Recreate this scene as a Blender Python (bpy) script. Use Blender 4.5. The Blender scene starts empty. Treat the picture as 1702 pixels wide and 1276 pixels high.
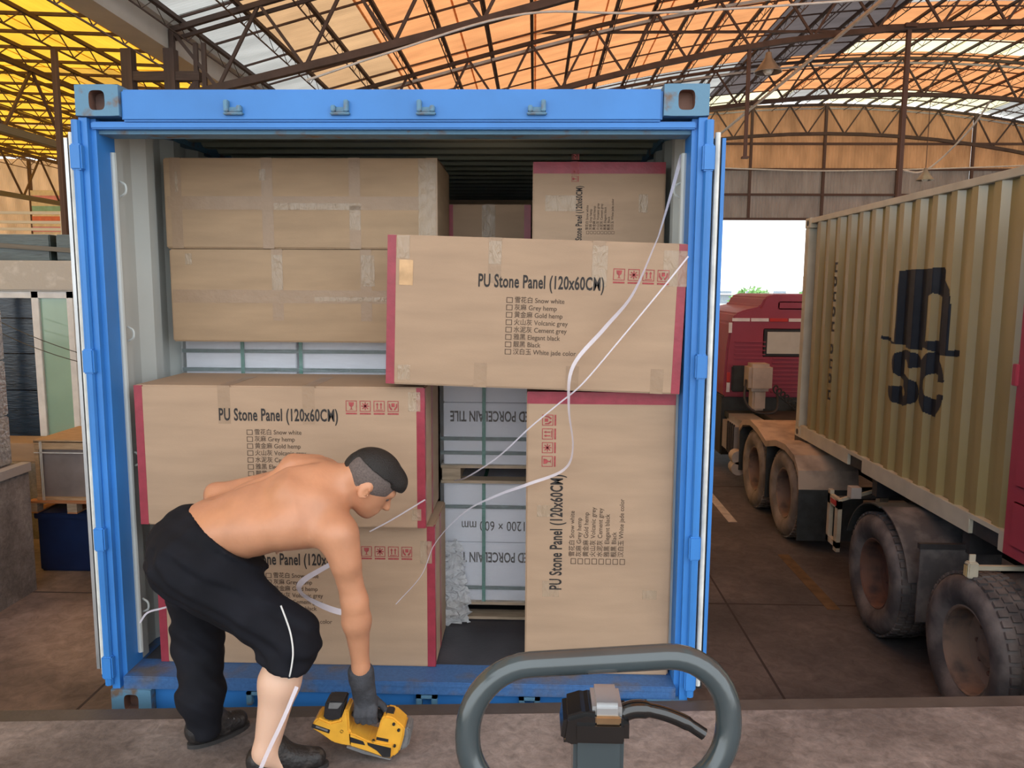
import bpy, bmesh, math, random
import numpy as np
from mathutils import Vector, Matrix, Euler

random.seed(7); RNG = np.random.default_rng(7)
SC = bpy.context.scene
COL = SC.collection

# ------------------------------------------------------------------ camera
def cam_axes(pitch, yaw, roll):
    f = Vector((-math.sin(yaw)*math.cos(pitch), math.cos(yaw)*math.cos(pitch), math.sin(pitch)))
    r = Vector((math.cos(yaw), math.sin(yaw), 0)); u = r.cross(f)
    c, s = math.cos(roll), math.sin(roll)
    return c*r + s*u, -s*r + c*u, f
_r, _u, _f = cam_axes(math.radians(-7.12), math.radians(1.61), math.radians(0.34))
camd = bpy.data.cameras.new('camera'); cam = bpy.data.objects.new('camera', camd); COL.objects.link(cam)
cam.matrix_world = Matrix(((_r.x, _u.x, -_f.x, 0.566), (_r.y, _u.y, -_f.y, -3.099), (_r.z, _u.z, -_f.z, 1.83), (0, 0, 0, 1)))
camd.sensor_fit = 'HORIZONTAL'; camd.sensor_width = 36.0; camd.lens = 36.0*1300/1702
camd.clip_start = 0.05; camd.clip_end = 500
SC.camera = cam

# ------------------------------------------------------------------ world, sun, exposure
SC.view_settings.view_transform = 'Standard'; SC.view_settings.look = 'None'
SC.view_settings.gamma = 1.0; SC.view_settings.use_curve_mapping = False
SC.view_settings.exposure = -0.22
W = bpy.data.worlds.new('World'); SC.world = W; W.use_nodes = True
_bg = W.node_tree.nodes['Background']
_bg.inputs[0].default_value = (0.90, 0.96, 1.0, 1); _bg.inputs[1].default_value = 3.1
sund = bpy.data.lights.new('sun', 'SUN'); sund.energy = 3.0; sund.angle = 0.01; sund.color = (1.0, 0.95, 0.86)
sun = bpy.data.objects.new('sun', sund); COL.objects.link(sun)
sun.rotation_euler = (math.radians(-24), math.radians(-14), 0)

# ------------------------------------------------------------------ materials
MATS = {}
def mat(name, col, rough=0.6, metal=0.0, var=0.12, scale=6.0, bump=0.0, bscale=60.0, col2=None, spec=0.5, stretch=None, detail=4.0, thr=None, sss=0.0, fine=0.0):
    """procedural Principled material: base colour broken up by noise, optional second colour in patches, fine bump"""
    if name in MATS: return MATS[name]
    m = bpy.data.materials.new(name); m.use_nodes = True
    nt = m.node_tree; b = nt.nodes['Principled BSDF']
    b.inputs['Roughness'].default_value = rough; b.inputs['Metallic'].default_value = metal
    b.inputs['Specular IOR Level'].default_value = spec
    if sss:
        b.inputs['Subsurface Weight'].default_value = sss; b.inputs['Subsurface Radius'].default_value = (0.02, 0.008, 0.004)
    tc = nt.nodes.new('ShaderNodeTexCoord'); mp = nt.nodes.new('ShaderNodeMapping')
    nt.links.new(tc.outputs['Object'], mp.inputs[0])
    if stretch: mp.inputs['Scale'].default_value = stretch
    n = nt.nodes.new('ShaderNodeTexNoise'); n.inputs['Scale'].default_value = scale; n.inputs['Detail'].default_value = detail
    nt.links.new(mp.outputs[0], n.inputs['Vector'])
    rp = nt.nodes.new('ShaderNodeValToRGB')
    c = Vector(col)
    if col2 is None:
        lo = [max(0, x*(1-var)) for x in c]; hi = [min(1, x*(1+var)) for x in c]
        rp.color_ramp.elements[0].position = 0.3; rp.color_ramp.elements[1].position = 0.7
    else:
        lo = list(c); hi = list(col2); t = thr or (0.55, 0.68)
        rp.color_ramp.elements[0].position = t[0]; rp.color_ramp.elements[1].position = t[1]
    rp.color_ramp.elements[0].color = (*lo, 1); rp.color_ramp.elements[1].color = (*hi, 1)
    nt.links.new(n.outputs['Fac'], rp.inputs[0]); last = rp.outputs[0]
    if fine:       # finer speckle and scuffs over the large patches
        n3 = nt.nodes.new('ShaderNodeTexNoise'); n3.inputs['Scale'].default_value = scale*9; n3.inputs['Detail'].default_value = 8; n3.inputs['Roughness'].default_value = 0.75; n3.inputs['Distortion'].default_value = 0.6
        nt.links.new(mp.outputs[0], n3.inputs['Vector'])
        r3 = nt.nodes.new('ShaderNodeValToRGB'); r3.color_ramp.elements[0].position = 0.3; r3.color_ramp.elements[1].position = 0.7
        r3.color_ramp.elements[0].color = (1-fine, 1-fine, 1-fine, 1); r3.color_ramp.elements[1].color = (1+fine*.6, 1+fine*.6, 1+fine*.6, 1)
        mx = nt.nodes.new('ShaderNodeMix'); mx.data_type = 'RGBA'; mx.blend_type = 'MULTIPLY'; mx.inputs[0].default_value = 1.0
        nt.links.new(n3.outputs['Fac'], r3.inputs[0]); nt.links.new(last, mx.inputs[6]); nt.links.new(r3.outputs[0], mx.inputs[7]); last = mx.outputs[2]
    nt.links.new(last, b.inputs['Base Color'])
    if bump:
        n2 = nt.nodes.new('ShaderNodeTexNoise'); n2.inputs['Scale'].default_value = bscale; n2.inputs['Detail'].default_value = 5
        nt.links.new(mp.outputs[0], n2.inputs['Vector'])
        bp = nt.nodes.new('ShaderNodeBump'); bp.inputs['Strength'].default_value = bump; bp.inputs['Distance'].default_value = 0.01
        nt.links.new(n2.outputs['Fac'], bp.inputs['Height']); nt.links.new(bp.outputs[0], b.inputs['Normal'])
    MATS[name] = m; return m

def sheet_mat(name, col, trans=0.75, wave=20.0, axis='X', depth=0.3):
    """corrugated plastic sheet that lets daylight through"""
    m = bpy.data.materials.new(name); m.use_nodes = True; nt = m.node_tree
    nt.nodes.remove(nt.nodes['Principled BSDF']); out = nt.nodes['Material Output']
    tc = nt.nodes.new('ShaderNodeTexCoord')
    n = nt.nodes.new('ShaderNodeTexNoise'); n.inputs['Scale'].default_value = 0.9; n.inputs['Detail'].default_value = 5
    mp = nt.nodes.new('ShaderNodeMapping'); mp.inputs['Scale'].default_value = (1, 3, 1) if axis == 'Y' else (3, 1, 1)
    nt.links.new(tc.outputs['Object'], mp.inputs[0]); nt.links.new(mp.outputs[0], n.inputs['Vector'])
    rp = nt.nodes.new('ShaderNodeValToRGB')
    rp.color_ramp.elements[0].position = 0.3; rp.color_ramp.elements[1].position = 0.72
    rp.color_ramp.elements[0].color = (*[x*0.72 for x in col], 1); rp.color_ramp.elements[1].color = (*col, 1)
    nt.links.new(n.outputs['Fac'], rp.inputs[0])
    wv = nt.nodes.new('ShaderNodeTexWave'); wv.bands_direction = axis; wv.inputs['Scale'].default_value = wave
    nt.links.new(tc.outputs['Object'], wv.inputs['Vector'])
    bp = nt.nodes.new('ShaderNodeBump'); bp.inputs['Strength'].default_value = depth; bp.inputs['Distance'].default_value = 0.03
    nt.links.new(wv.outputs['Fac'], bp.inputs['Height'])
    tr = nt.nodes.new('ShaderNodeBsdfTranslucent'); df = nt.nodes.new('ShaderNodeBsdfDiffuse'); mx = nt.nodes.new('ShaderNodeMixShader')
    for s in (tr, df):
        nt.links.new(rp.outputs[0], s.inputs['Color']); nt.links.new(bp.outputs[0], s.inputs['Normal'])
    mx.inputs[0].default_value = trans
    nt.links.new(df.outputs[0], mx.inputs[1]); nt.links.new(tr.outputs[0], mx.inputs[2]); nt.links.new(mx.outputs[0], out.inputs[0])
    MATS[name] = m; return m

def film_mat(name, clear=0.6, tint=(0.9, 0.92, 0.95), rough=0.12, bump=0.6, bscale=35, stretch=(1, 1, 1)):
    """clear plastic: mostly see-through, glossy where it creases"""
    m = bpy.data.materials.new(name); m.use_nodes = True; nt = m.node_tree
    b = nt.nodes['Principled BSDF']; out = nt.nodes['Material Output']
    b.inputs['Base Color'].default_value = (*tint, 1); b.inputs['Roughness'].default_value = rough
    b.inputs['Specular IOR Level'].default_value = 0.8
    tc = nt.nodes.new('ShaderNodeTexCoord'); mp = nt.nodes.new('ShaderNodeMapping'); mp.inputs['Scale'].default_value = stretch
    n = nt.nodes.new('ShaderNodeTexNoise'); n.inputs['Scale'].default_value = bscale; n.inputs['Detail'].default_value = 6
    n.inputs['Distortion'].default_value = 1.0
    nt.links.new(tc.outputs['Object'], mp.inputs[0]); nt.links.new(mp.outputs[0], n.inputs['Vector'])
    bp = nt.nodes.new('ShaderNodeBump'); bp.inputs['Strength'].default_value = bump; bp.inputs['Distance'].default_value = 0.02
    nt.links.new(n.outputs['Fac'], bp.inputs['Height']); nt.links.new(bp.outputs[0], b.inputs['Normal'])
    t = nt.nodes.new('ShaderNodeBsdfTransparent'); mx = nt.nodes.new('ShaderNodeMixShader')
    mx.inputs[0].default_value = clear
    nt.links.new(b.outputs[0], mx.inputs[1]); nt.links.new(t.outputs[0], mx.inputs[2]); nt.links.new(mx.outputs[0], out.inputs[0])
    MATS[name] = m; return m

M = MATS
def tan_skin():
    """weather-tanned back and arms, paler legs that are normally covered"""
    nt = MATS['skin'].node_tree; b = nt.nodes['Principled BSDF']; src = b.inputs['Base Color'].links[0].from_socket
    tc = nt.nodes.new('ShaderNodeTexCoord'); sx = nt.nodes.new('ShaderNodeSeparateXYZ'); nt.links.new(tc.outputs['Object'], sx.inputs[0])
    mr = nt.nodes.new('ShaderNodeMapRange'); mr.inputs[1].default_value = .55; mr.inputs[2].default_value = .95; nt.links.new(sx.outputs[2], mr.inputs[0])
    lx = nt.nodes.new('ShaderNodeMath'); lx.operation = 'GREATER_THAN'; lx.inputs[1].default_value = -.13; nt.links.new(sx.outputs[0], lx.inputs[0])
    mxm = nt.nodes.new('ShaderNodeMath'); mxm.operation = 'MAXIMUM'; nt.links.new(mr.outputs[0], mxm.inputs[0]); nt.links.new(lx.outputs[0], mxm.inputs[1])
    m = nt.nodes.new('ShaderNodeMix'); m.data_type = 'RGBA'; nt.links.new(mxm.outputs[0], m.inputs[0]); m.inputs[6].default_value = (.72, .46, .33, 1); nt.links.new(src, m.inputs[7])
    nt.links.new(m.outputs[2], b.inputs['Base Color'])
mat('cardboard', (0.40, 0.272, 0.178), 0.75, var=0.10, scale=2.2, bump=0.10, bscale=90, stretch=(1, 1, 6))
mat('cardboard_b', (0.38, 0.255, 0.152), 0.75, var=0.12, scale=2.5, bump=0.10, bscale=90, stretch=(1, 1, 6))
mat('cardboard_edge', (0.30, 0.19, 0.11), 0.85)
mat('red_tape', (0.30, 0.035, 0.055), 0.35, var=0.15, scale=20, bump=0.1)
mat('tape', (0.33, 0.22, 0.138), 0.42, var=0.06, scale=12, bump=0.25, bscale=40, spec=0.5)
mat('ink', (0.025, 0.02, 0.018), 0.7, var=0.2, scale=120)
mat('ink_red', (0.34, 0.06, 0.06), 0.7, var=0.25, scale=80)
mat('ink_brown', (0.09, 0.055, 0.035), 0.7, var=0.2, scale=90)
mat('blue', (0.040, 0.215, 0.60), 0.42, var=0.10, scale=3, bump=0.03, bscale=40)
mat('blue_worn', (0.11, 0.25, 0.38), 0.55, col2=(0.16, 0.11, 0.08), scale=14, thr=(0.56, 0.70), bump=0.15, bscale=60)
mat('sill_blue_shaded', (0.05, 0.14, 0.34), 0.5, col2=(0.13, 0.12, 0.12), scale=7, thr=(0.5, 0.72), bump=0.12, fine=0.3)  # worn sill paint, its blue darkened to hold the shadow on the front
mat('blue_dark', (0.03, 0.11, 0.30), 0.5, col2=(0.10, 0.11, 0.11), scale=9, thr=(0.5, 0.7), bump=0.1)
mat('inner_grey', (0.52, 0.55, 0.53), 0.5, var=0.08, scale=2)
mat('inner_roof', (0.55, 0.58, 0.46), 0.5, var=0.1, scale=2)
mat('ply_floor', (0.05, 0.05, 0.06), 0.45, var=0.3, scale=5, bump=0.1)
mat('gasket', (0.02, 0.02, 0.022), 0.5)
mat('gasket_white', (0.75, 0.76, 0.72), 0.4, var=0.15, scale=15)
mat('alu', (0.55, 0.56, 0.57), 0.35, metal=0.7)
mat('steel', (0.30, 0.31, 0.32), 0.4, metal=0.6, var=0.2, scale=12)
mat('chassis_black', (0.035, 0.033, 0.035), 0.6, var=0.3, scale=8, bump=0.1)
mat('yellow_paint', (0.335, 0.265, 0.115), 0.24, var=0.08, scale=1.5, spec=1.0)
mat('yellow_rail', (0.56, 0.53, 0.42), 0.45, var=0.12, scale=4)
mat('logo_black', (0.016, 0.019, 0.025), 0.45, var=0.2, scale=10, spec=0.35)
mat('red_paint', (0.36, 0.045, 0.07), 0.4, var=0.12, scale=3)
mat('rubber', (0.08, 0.072, 0.073), 0.7, col2=(0.20, 0.175, 0.165), scale=5, thr=(0.42, 0.65), bump=0.25, bscale=45)
mat('rubber_dusty', (0.20, 0.17, 0.15), 0.8, col2=(0.33, 0.28, 0.24), scale=5, thr=(0.42, 0.65), bump=0.25, bscale=45)
mat('yard_left_lit', (0.15, 0.115, 0.10), 0.8, col2=(0.36, 0.27, 0.23), scale=0.8, thr=(0.40, 0.62), bump=0.4, bscale=14, detail=9, fine=0.4)  # dusty concrete, made paler and warmer to carry light on the left yard
mat('rim_dust', (0.30, 0.20, 0.15), 0.65, col2=(0.10, 0.085, 0.08), scale=6, thr=(0.45, 0.7), bump=0.1)
mat('rim_rust', (0.20, 0.10, 0.07), 0.7, col2=(0.07, 0.05, 0.05), scale=7, thr=(0.45, 0.7), bump=0.1)
mat('dust_fender', (0.48, 0.37, 0.28), 0.7, col2=(0.27, 0.21, 0.17), scale=4, thr=(0.45, 0.7), bump=0.1)
mat('mudflap', (0.04, 0.045, 0.045), 0.5, var=0.3, scale=10, bump=0.2)
mat('cream', (0.55, 0.50, 0.38), 0.5, var=0.15, scale=9)
mat('white_paint', (0.70, 0.70, 0.68), 0.5, var=0.1, scale=5)
mat('beige_plate', (0.55, 0.50, 0.45), 0.5)
mat('concrete_dock', (0.145, 0.115, 0.104), 0.85, col2=(0.29, 0.24, 0.22), scale=2.6, thr=(0.40, 0.66), bump=0.5, bscale=22, detail=9, fine=0.45)
mat('yard', (0.075, 0.068, 0.070), 0.7, col2=(0.155, 0.134, 0.128), scale=0.9, thr=(0.40, 0.68), bump=0.4, bscale=14, detail=9, fine=0.4)
mat('concrete_wall', (0.23, 0.21, 0.19), 0.9, col2=(0.42, 0.38, 0.34), scale=2.6, thr=(0.42, 0.68), bump=0.4, bscale=18, detail=8, fine=0.4)
mat('concrete_light', (0.50, 0.46, 0.41), 0.9, col2=(0.62, 0.58, 0.53), scale=6, bump=0.3, bscale=25)
mat('dock_plate', (0.085, 0.07, 0.063), 0.6, metal=0.2, var=0.2, scale=7, bump=0.15)
mat('truss', (0.085, 0.055, 0.045), 0.7, var=0.25, scale=4)
mat('truss_red', (0.105, 0.062, 0.05), 0.7, var=0.25, scale=4)
mat('truss_grey', (0.16, 0.15, 0.13), 0.6, var=0.2, scale=4)
mat('gutter', (0.62, 0.60, 0.55), 0.6, var=0.08, scale=2)
mat('lamp_shade', (0.30, 0.29, 0.26), 0.4, metal=0.5)
mat('lamp_glass', (0.85, 0.82, 0.72), 0.3)
mat('cable_white', (0.70, 0.69, 0.66), 0.5)
mat('cable_dark', (0.05, 0.05, 0.05), 0.5)
sheet_mat('sheet_orange', (0.72, 0.31, 0.125), 0.50, 4, 'Y')
sheet_mat('sheet_tan', (0.55, 0.33, 0.17), 0.5, 4, 'Y')
sheet_mat('sheet_white', (0.60, 0.60, 0.58), 0.34, 4, 'Y')
sheet_mat('sheet_bright', (0.85, 0.78, 0.50), 0.62, 9, 'Y')
sheet_mat('sheet_grey', (0.20, 0.17, 0.17), 0.25, 9, 'Y')
sheet_mat('sheet_yellow', (0.80, 0.42, 0.035), 0.6, 3, 'X')
sheet_mat('sheet_yellow_tan', (0.62, 0.33, 0.05), 0.5, 3, 'X')
sheet_mat('wall_orange', (0.68, 0.47, 0.31), 0.60, 2.7, 'X', 1.0)
sheet_mat('wall_beige', (0.54, 0.49, 0.45), 0.36, 2.7, 'X', 1.0)
sheet_mat('wall_cream', (0.82, 0.66, 0.50), 0.55, 5, 'X', 0.3)
mat('skin', (0.55, 0.26, 0.145), 0.44, var=0.14, scale=7, bump=0.08, bscale=70, sss=0.10)
tan_skin()
mat('hair', (0.012, 0.010, 0.009), 0.55, bump=0.5, bscale=260)
mat('stubble', (0.13, 0.10, 0.09), 0.75, var=0.25, scale=160, bump=0.4, bscale=320)
mat('trousers', (0.0065, 0.007, 0.011), 0.85, var=0.3, scale=9, bump=0.35, bscale=14, spec=0.25)
mat('shoe', (0.016, 0.014, 0.014), 0.5, col2=(0.07, 0.06, 0.055), scale=25, thr=(0.55, 0.75), bump=0.5, bscale=60)
mat('sole', (0.03, 0.028, 0.028), 0.7)
mat('glove', (0.045, 0.047, 0.055), 0.8, var=0.35, scale=30, bump=0.4, bscale=120)
mat('eye', (0.10, 0.08, 0.07), 0.2)
mat('tool_yellow', (0.72, 0.36, 0.035), 0.4, var=0.10, scale=20, bump=0.05)
mat('tool_black', (0.02, 0.02, 0.022), 0.3, var=0.3, scale=20)
mat('tool_grey', (0.16, 0.16, 0.16), 0.4, var=0.3, scale=20)
mat('jack_grey', (0.045, 0.06, 0.066), 0.16, var=0.12, scale=8, spec=0.8)
mat('jack_black', (0.008, 0.007, 0.007), 0.14, var=0.2, scale=10, spec=0.8)
mat('brass_worn', (0.42, 0.26, 0.14), 0.3, metal=0.8, var=0.2, scale=20)
mat('tile_white', (0.78, 0.80, 0.88), 0.55, var=0.04, scale=4)
mat('strap_green', (0.02, 0.20, 0.15), 0.35, var=0.2, scale=20)
mat('strap_dark', (0.08, 0.13, 0.13), 0.35, var=0.2, scale=20)
mat('wood_raw', (0.45, 0.35, 0.25), 0.8, var=0.2, scale=8, stretch=(1, 6, 6), bump=0.2)
mat('wood_orange', (0.50, 0.22, 0.10), 0.8, var=0.2, scale=8, stretch=(1, 6, 6), bump=0.2)
mat('wood_crate', (0.50, 0.34, 0.20), 0.8, var=0.2, scale=8, stretch=(1, 6, 6), bump=0.2)
mat('grey_cloth', (0.25, 0.21, 0.20), 0.5, var=0.15, scale=5, bump=0.2, bscale=12)
mat('crate_blue', (0.004, 0.02, 0.085), 0.5, var=0.2, scale=4)
mat('wrap_dark', (0.010, 0.025, 0.048), 0.25, var=0.4, scale=3, stretch=(1, 1, 5), bump=0.22, bscale=9, spec=0.7)
mat('wrap_green', (0.05, 0.075, 0.075), 0.3, var=0.4, scale=3, stretch=(1, 1, 5), bump=0.4, bscale=9, spec=0.7)
mat('wrap_silver', (0.55, 0.55, 0.54), 0.22, metal=0.5, var=0.3, scale=30, bump=1.0, bscale=30)
mat('frame_white', (0.72, 0.70, 0.68), 0.4, var=0.1, scale=8)
mat('glass_green', (0.30, 0.46, 0.36), 0.08, var=0.10, scale=1.5, spec=0.8)
mat('banner_red', (0.75, 0.25, 0.22), 0.7); mat('banner_white', (0.80, 0.78, 0.80), 0.7); mat('banner_blue', (0.30, 0.62, 0.70), 0.7); mat('banner_pink', (0.75, 0.35, 0.55), 0.7)
mat('outdoor_ground', (0.55, 0.52, 0.47), 0.9); mat('far_wall', (0.75, 0.72, 0.70), 0.8); mat('far_roof', (0.55, 0.50, 0.50), 0.8); mat('far_glass', (0.25, 0.3, 0.35), 0.2)
mat('leaf', (0.14, 0.30, 0.08), 0.7, var=0.3, scale=6); mat('bark', (0.16, 0.11, 0.07), 0.9)
mat('line_white', (0.5, 0.47, 0.44), 0.8, var=0.2, scale=10); mat('line_yellow', (0.14, 0.085, 0.04), 0.8, var=0.3, scale=10); mat('joint', (0.05, 0.04, 0.04), 0.9)
mat('reflector_red', (0.55, 0.05, 0.05), 0.3); mat('reflector_white', (0.75, 0.72, 0.72), 0.3)
mat('lens_amber', (0.60, 0.45, 0.22), 0.2); mat('cab_red', (0.31, 0.05, 0.085), 0.4, var=0.1, scale=2)
mat('cab_dark', (0.03, 0.035, 0.035), 0.6, var=0.3, scale=8); mat('curtain', (0.55, 0.56, 0.50), 0.8, var=0.05)
mat('tank', (0.42, 0.40, 0.38), 0.35, metal=0.5, var=0.15, scale=5); mat('canister', (0.46, 0.40, 0.34), 0.6)
film_mat('film', 0.80, bump=0.9, bscale=16, stretch=(1, 1, 5)); film_mat('film_crumple', 0.45, bump=1.0, bscale=45)
film_mat('strap_clear', 0.45, (0.80, 0.76, 0.84), 0.2, 0.1, 10); film_mat('tape_clear', 0.50, (0.56, 0.43, 0.30), 0.06, 0.55, 38, (1, 1, 0.5))

# ------------------------------------------------------------------ mesh helpers
class MB:
    """collects shapes for ONE mesh"""
    def __init__(s): s.v = []; s.f = []
    def add(s, vs, fs):
        o = len(s.v); s.v += [tuple(v) for v in vs]; s.f += [tuple(i+o for i in f) for f in fs]; return s
    def box(s, x0, x1, y0, y1, z0, z1):
        v = [(x, y, z) for x in (x0, x1) for y in (y0, y1) for z in (z0, z1)]
        return s.add(v, [(0, 1, 3, 2), (4, 6, 7, 5), (0, 4, 5, 1), (2, 3, 7, 6), (0, 2, 6, 4), (1, 5, 7, 3)])
    def bar(s, p, q, w, h=None, up=(0, 0, 1)):
        p, q = Vector(p), Vector(q); h = h or w; d = (q-p).normalized(); u = Vector(up)
        if abs(d.dot(u)) > 0.98: u = Vector((0, 1, 0))
        a = d.cross(u).normalized(); b = a.cross(d)
        v = [e + a*(i*w/2) + b*(j*h/2) for e in (p, q) for i in (-1, 1) for j in (-1, 1)]
        return s.add(v, [(0, 1, 3, 2), (4, 6, 7, 5), (0, 4, 5, 1), (2, 3, 7, 6), (0, 2, 6, 4), (1, 5, 7, 3)])
    def prism(s, poly, axis, a, b):
        """extrude a 2-D outline along axis from a to b (outline coords = the other two axes in xyz order)"""
        n = len(poly)
        def P(c, t): return {'x': (t, c[0], c[1]), 'y': (c[0], t, c[1]), 'z': (c[0], c[1], t)}[axis]
        v = [P(c, a) for c in poly] + [P(c, b) for c in poly]
        return s.add(v, [tuple(range(n))[::-1], tuple(range(n, 2*n))] + [(i, (i+1) % n, n+(i+1) % n, n+i) for i in range(n)])
    def tube(s, path, r, n=10, cap=True, closed=False):
        path = [Vector(p) for p in path]; m = len(path); rs = r if isinstance(r, (list, tuple)) else [r]*m
        vs = []; prev = None
        for i, p in enumerate(path):
            t = (path[(i+1) % m]-path[i-1]) if closed else (path[min(i+1, m-1)]-path[max(i-1, 0)])
            t.normalize()
            if prev is None:
                a = t.orthogonal().normalized()
            else:
                a = (prev - t*prev.dot(t)).normalized()
            prev = a; b = t.cross(a)
            vs += [p + (a*math.cos(k*2*math.pi/n) + b*math.sin(k*2*math.pi/n))*rs[i] for k in range(n)]
        fs = []
        for i in range(m if closed else m-1):
            j = (i+1) % m
            fs += [(i*n+k, i*n+(k+1) % n, j*n+(k+1) % n, j*n+k) for k in range(n)]
        if cap and not closed: fs += [tuple(range(n))[::-1], tuple(range((m-1)*n, m*n))]
        return s.add(vs, fs)
    def lathe(s, prof, n=24, axis='z', c=(0, 0, 0)):
        """prof = [(r, t)] along axis"""
        vs = []
        for r, t in prof:
            for k in range(n):
                a = 2*math.pi*k/n; u, w = r*math.cos(a), r*math.sin(a)
                vs.append({'z': (c[0]+u, c[1]+w, c[2]+t), 'x': (c[0]+t, c[1]+u, c[2]+w), 'y': (c[0]+u, c[1]+t, c[2]+w)}[axis])
        fs = []
        for i in range(len(prof)-1):
            fs += [(i*n+k, i*n+(k+1) % n, (i+1)*n+(k+1) % n, (i+1)*n+k) for k in range(n)]
        return s.add(vs, fs)
    def strip(s, a, b):
        """quad strip between two point rows"""
        n = len(a); return s.add(list(a)+list(b), [(i, i+1, n+i+1, n+i) for i in range(n-1)])
    def sphere(s, c, r, n=12, m=8):
        r = (r, r, r) if not isinstance(r, (tuple, list)) else r
        vs = [(c[0]+r[0]*math.sin(math.pi*(i+.5)/m)*math.cos(2*math.pi*k/n), c[1]+r[1]*math.sin(math.pi*(i+.5)/m)*math.sin(2*math.pi*k/n), c[2]+r[2]*math.cos(math.pi*(i+.5)/m)) for i in range(m) for k in range(n)]
        fs = [(i*n+k, (i+1)*n+k, (i+1)*n+(k+1) % n, i*n+(k+1) % n) for i in range(m-1) for k in range(n)]
        return s.add(vs, fs + [tuple(range(n)), tuple(range((m-1)*n, m*n))[::-1]])
    def mesh(s, name, m, bevel=0, smooth=False, seg=2):
        me = bpy.data.meshes.new(name); me.from_pydata([tuple(v) for v in s.v], [], s.f)
        bm = bmesh.new(); bm.from_mesh(me)
        if bevel:
            bmesh.ops.bevel(bm, geom=[e for e in bm.edges], offset=bevel, segments=seg, affect='EDGES', clamp_overlap=True)
        bmesh.ops.recalc_face_normals(bm, faces=bm.faces)
        bm.to_mesh(me); bm.free()
        me.materials.append(MATS[m] if isinstance(m, str) else m)
        if smooth: shade(me)
        return me
    def build(s, name, m, parent=None, bevel=0, smooth=False, seg=2):
        return link(name, s.mesh(name, m, bevel, smooth, seg), parent)

def shade(me, ang=40):
    me.polygons.foreach_set('use_smooth', [True]*len(me.polygons))
    try: me.set_sharp_from_angle(angle=math.radians(ang))
    except Exception: pass
def link(name, me, parent=None, mw=None):
    o = bpy.data.objects.new(name, me); COL.objects.link(o)
    if parent: o.parent = parent
    if mw is not None: o.matrix_basis = mw
    return o
def empty(name, loc=(0, 0, 0), rot=(0, 0, 0)):
    o = bpy.data.objects.new(name, None); COL.objects.link(o); o.location = loc; o.rotation_euler = rot
    o.empty_display_size = 0.1; return o
def tag(o, label=None, cat=None, group=None, kind=None):
    if label: o['label'] = label
    if cat: o['category'] = cat
    if group: o['group'] = group
    if kind: o['kind'] = kind
    return o
def thing(name, label, cat, loc=(0, 0, 0), rot=(0, 0, 0), group=None): return tag(empty(name, loc, rot), label, cat, group)
_unit = {}
def rod(name, p, q, w, m, parent=None, h=None, up=(0, 0, 1)):
    """a straight steel member: shared unit box, stretched between two points"""
    if m not in _unit: _unit[m] = MB().box(-.5, .5, -.5, .5, 0, 1).mesh('bar', m)
    p, q = Vector(p), Vector(q); d = q-p; L = d.length; d.normalize(); u = Vector(up)
    if abs(d.dot(u)) > 0.98: u = Vector((0, 1, 0))
    a = d.cross(u).normalized(); b = a.cross(d)
    h = h or w
    mw = Matrix(((a.x*w, b.x*h, d.x*L, p.x), (a.y*w, b.y*h, d.y*L, p.y), (a.z*w, b.z*h, d.z*L, p.z), (0, 0, 0, 1)))
    return link(name, _unit[m], parent, mw)
def copy_tree(o, parent=None):
    c = o.copy(); COL.objects.link(c); c.parent = parent
    for ch in list(o.children): copy_tree(ch, c)
    return c
def curve_pts(pts, n=8):
    """Catmull-Rom through points"""
    P = [Vector(p) for p in pts]; P = [2*P[0]-P[1]] + P + [2*P[-1]-P[-2]]; out = []
    for i in range(1, len(P)-2):
        for k in range(n):
            t = k/n; a, b, c, d = P[i-1:i+3]
            out.append(0.5*((2*b) + (c-a)*t + (2*a-5*b+4*c-d)*t*t + (3*b-a-3*c+d)*t**3))
    return out + [P[-2]]
def text_mesh(txt, size, xs=1.0, bold=0.0, spacing=1.0):
    cu = bpy.data.curves.new('print', 'FONT'); cu.body = txt; cu.size = size; cu.offset = bold; cu.space_character = spacing
    cu.resolution_u = 3; cu.fill_mode = 'FRONT'
    o = bpy.data.objects.new('print', cu); COL.objects.link(o)
    me = bpy.data.meshes.new_from_object(o.evaluated_get(bpy.context.evaluated_depsgraph_get()))
    bpy.data.objects.remove(o); bpy.data.curves.remove(cu)
    v = [(p.co.x*xs, p.co.y) for p in me.vertices]; f = [tuple(p.vertices) for p in me.polygons]
    bpy.data.meshes.remove(me); return v, f

# ------------------------------------------------------------------ lettering (made once, before the scene fills up)
TXT = {}
def T(key, *a, **k): TXT[key] = text_mesh(*a, **k)
T('title', 'PU Stone Panel (120x60CM)', 0.072, 0.565, 0.0017, 1.06)
for _i, _s in enumerate(['雪花白 Snow white', '灰麻 Grey hemp', '黄金麻 Gold hemp', '火山灰 Volcanic grey', '水泥灰 Cement grey', '雅黑 Elegant black', '靓黑 Black', '汉白玉 White jade color']):
    T('row%d' % _i, _s, 0.027, 0.92, 0.0002)
T('tile', 'GLAZED PORCELAIN TILE', 0.072, 0.60, 0.0016)
T('mm', '1200 × 600 mm', 0.070, 0.72, 0.0003)

G = -1.12       # yard level; z = 0 is the underside of the blue container, the dock floor is at 0.13
DK = 0.13
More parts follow.
